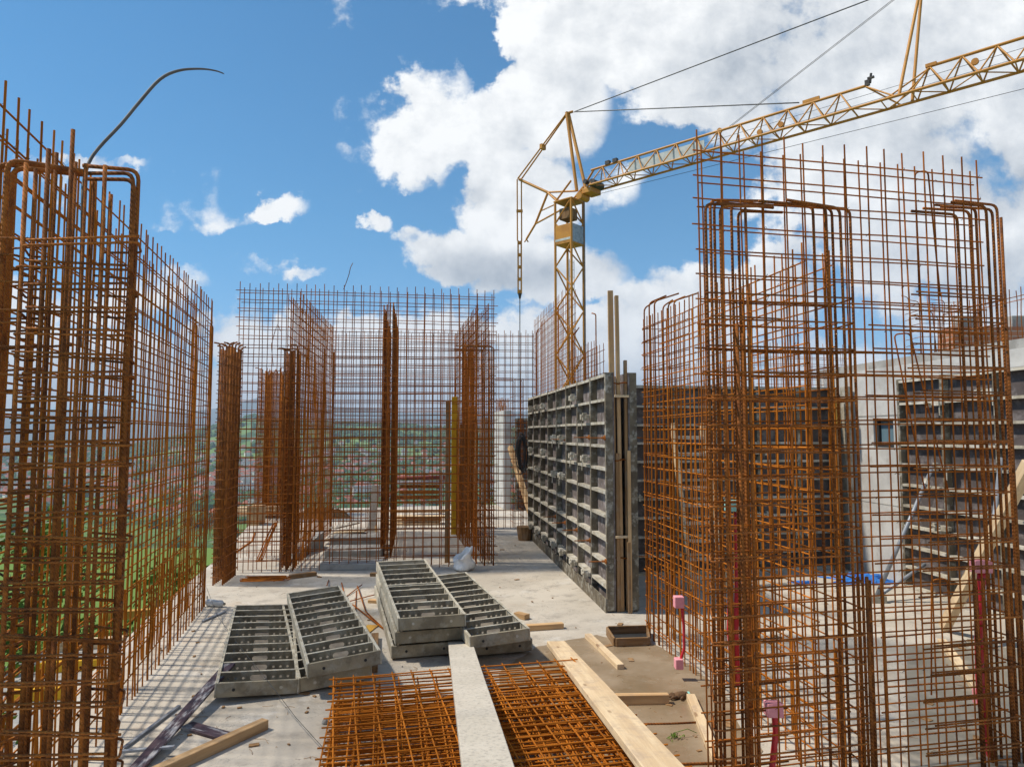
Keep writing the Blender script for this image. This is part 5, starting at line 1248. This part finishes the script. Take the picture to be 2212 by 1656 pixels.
    b = MB(); b.tube([apx-Vector((.1, 0, .05)), W(1238, 241, 30.2)], .06, 8); b.build('apex_head', M['yellow'], t)
    r1 = W(1121.7, 387.5, 32.2); r2 = W(1182.8, 415.6, 31.2)
    for o_ in (-.11, .11): rod(t, apx+e2*o_*.3, r1+e2*o_, .036, y, 'rear_stay', 0)
    mp = apx.lerp(r1, .5); b = MB(); b.box(mp, (.14, .3, .22), (e1, e2, Z)); b.build('stay_spreader', M['yellow'], t)
    rod(t, r1, r2, .065, y, 'rear_arm', 0); rod(t, r2, c0_-e1*h-e2*h*.2+Z*(ztop), .05, y, 'rear_arm', 0); rod(t, r2, c0_+e2*h*.4+e1*h*.5+Z*(ztop+.5), .045, y, 'rear_arm', 0)
    rod(t, r2, c0_-e1*h+e2*h+Z*(ztop), .04, y, 'rear_arm', 0); rod(t, c0_-e1*h-e2*h+Z*ztop, c0_+e1*h-e2*h+Z*(ztop+.75), .045, y, 'rear_arm', 0)
    rod(t, c0_-e1*h+e2*h+Z*ztop, c0_+e1*h+e2*h+Z*(ztop+.7), .045, y, 'rear_arm', 0)
    r3 = W(1156.7, 483.7, 31.8); r4 = W(1137, 517, 32.1)
    rod(t, r2-Z*.05, r3, .055, y, 'lower_arm', 0); rod(t, r3, r4, .05, y, 'lower_arm', 0); rod(t, c0_-e1*h*1.1+Z*(ztop-.25), r3, .04, y, 'lower_arm', 0)
    rod(t, W(1170, 455, 31.5), W(1196, 443, 30.9), .03, y, 'lower_arm', 0)
    for q_ in (-.5, .5): rod(t, r4, r4+Vector((q_*.18, 0, -.13)), .03, y, 'claw', 0)
    # hanging stay rods with thick lower box
    r5 = W(1122.3, 520, 32.2); r6 = W(1123, 634, 32.2); r7 = W(1123, 860, 32.2)
    for o_ in (-.1, .1): rod(t, r1+Vector((o_, 0, 0)), r5+Vector((o_, 0, 0)), .032, y, 'hanging_rod', 0)
    b = MB(); b.box(r5.lerp(W(1122.3, 456, 32.2), 1), (.3, .1, .12)); b.build('rod_joint', M['yellow'], t)
    b = MB()
    for o_ in (-.075, .075): b.box(r5.lerp(r6, .5)+Vector((o_, 0, 0)), (.07, .16, (r5-r6).length))
    for k in range(5): b.box(r5.lerp(r6, .04+.23*k), (.1, .12, .14))
    b.build('hanging_box', M['yellow'], t)
    b = MB(); b.tube([r6, r6-Z*.25], [.09, .04], 8); b.build('rope_socket', M['steel_dark'], t)
    rod(t, r6-Z*.2, r7-Z*6, .022, 'wire', 'stay_rope', 0)
    # ropes
    jt = top(on(1745)); b = MB(); b.box(jt+Z*.08, (.55, .08, .13), (jd, jn, Z)); b.build('tie_bracket', M['yellow'], t)
    rod(t, W(1240, 242, 30.2), jt-jd*.4+Z*.13, .022, 'wire', 'tie_rope', 0)
    A_ = W(1240, 242, 30.2); Bx = W(1876, 0, 23.4); rod(t, A_, A_+(Bx-A_)*1.35, .022, 'wire', 'tie_rope', 0)
    ja = top(on(1560)); Bx = W(1928, 0, 20.5)
    for o_ in (0, .07): rod(t, ja+jn*o_, ja+(Bx-ja)*1.3+jn*o_, .009, 'wire', 'tie_rope', 0)
    h0 = k0-Z*.3; Bx = W(2212, 192, 19.7); rod(t, h0, h0+(Bx-h0)*1.25, .009, 'wire', 'hoist_rope', 0)
    for zz in (.25, .5): rod(t, near(s0)+jn*.4+Z*zz, near(s1)+jn*.4+Z*zz, .007, 'wire', 'trolley_rope', 0)
    for o_ in (0, .07): rod(t, c0_+e1*(h+.16)+e2*(h*.6+o_)-Z*5, c0_+e1*(h+.16)+e2*(h*.6+o_)+Z*(ztop+.2), .014, 'wire', 'mast_rope', 0)
    # A-frame on the jib
    f0 = near(on(1942)); f1 = far(on(1957)); fu = W(1983, 0, 21.3); f2 = W(1989, 0, 21.6)
    rod(t, f0, f0+(fu-f0)*1.3, .05, y, 'jib_mast', 0); rod(t, f1, f1+(f2-f1)*1.3, .05, y, 'jib_mast', 0)
    for (u_, dz_) in ((1545, .0), (1632, -.5), (1678, -.45), (2103, -.28)):
        q_ = on(u_); p_ = top(q_)+Z*dz_; b = MB(); b.tube([p_-jn*.04, p_+jn*.04], .10, 12); b.build('pulley', M['yellow'], t)
    b = MB(); q_ = top(g0); b.box(q_+Z*.08+jd*.08, (.14, .1, .18), (jd, jn, Z)); b.tube([q_+jd*.16+Z*.05, q_+jd*.2+Z*.36], .04, 8); b.box(q_+jd*.19+Z*.22, (.2, .08, .06), (jd, jn, Z)); b.build('latch', M['steel_dark'], t)
    b = MB(); b.box(top(g1)-jd*.05+Z*.03, (.3, .12, .1), (jd, jn, Z)); b.build('joint_block', M['yellow'], t)
    for u_ in (1302, 1318): b = MB(); b.box(top(on(u_))+Z*.09, (.2, .16, .16), (jd, jn, Z)); b.build('rope_guide', M['steel_dark'], t)
crane()
# ================================================================== haze over the valley
def haze():
    b = MB(); b.box((0, 4600, 252), (34000, 10800, 706)); o = b.build('haze', None)
    m = bpy.data.materials.new('haze'); m.use_nodes = True; t = m.node_tree; t.nodes.clear(); k = NT(t)
    out = k.n('ShaderNodeOutputMaterial'); pv = k.n('ShaderNodeVolumePrincipled')
    pv.inputs['Color'].default_value = (.68, .82, 1.0, 1); pv.inputs['Density'].default_value = 1.6e-4; pv.inputs['Anisotropy'].default_value = 0
    t.links.new(pv.outputs[0], out.inputs['Volume']); o.data.materials.clear(); o.data.materials.append(m); tag(o, kind='stuff')
haze()
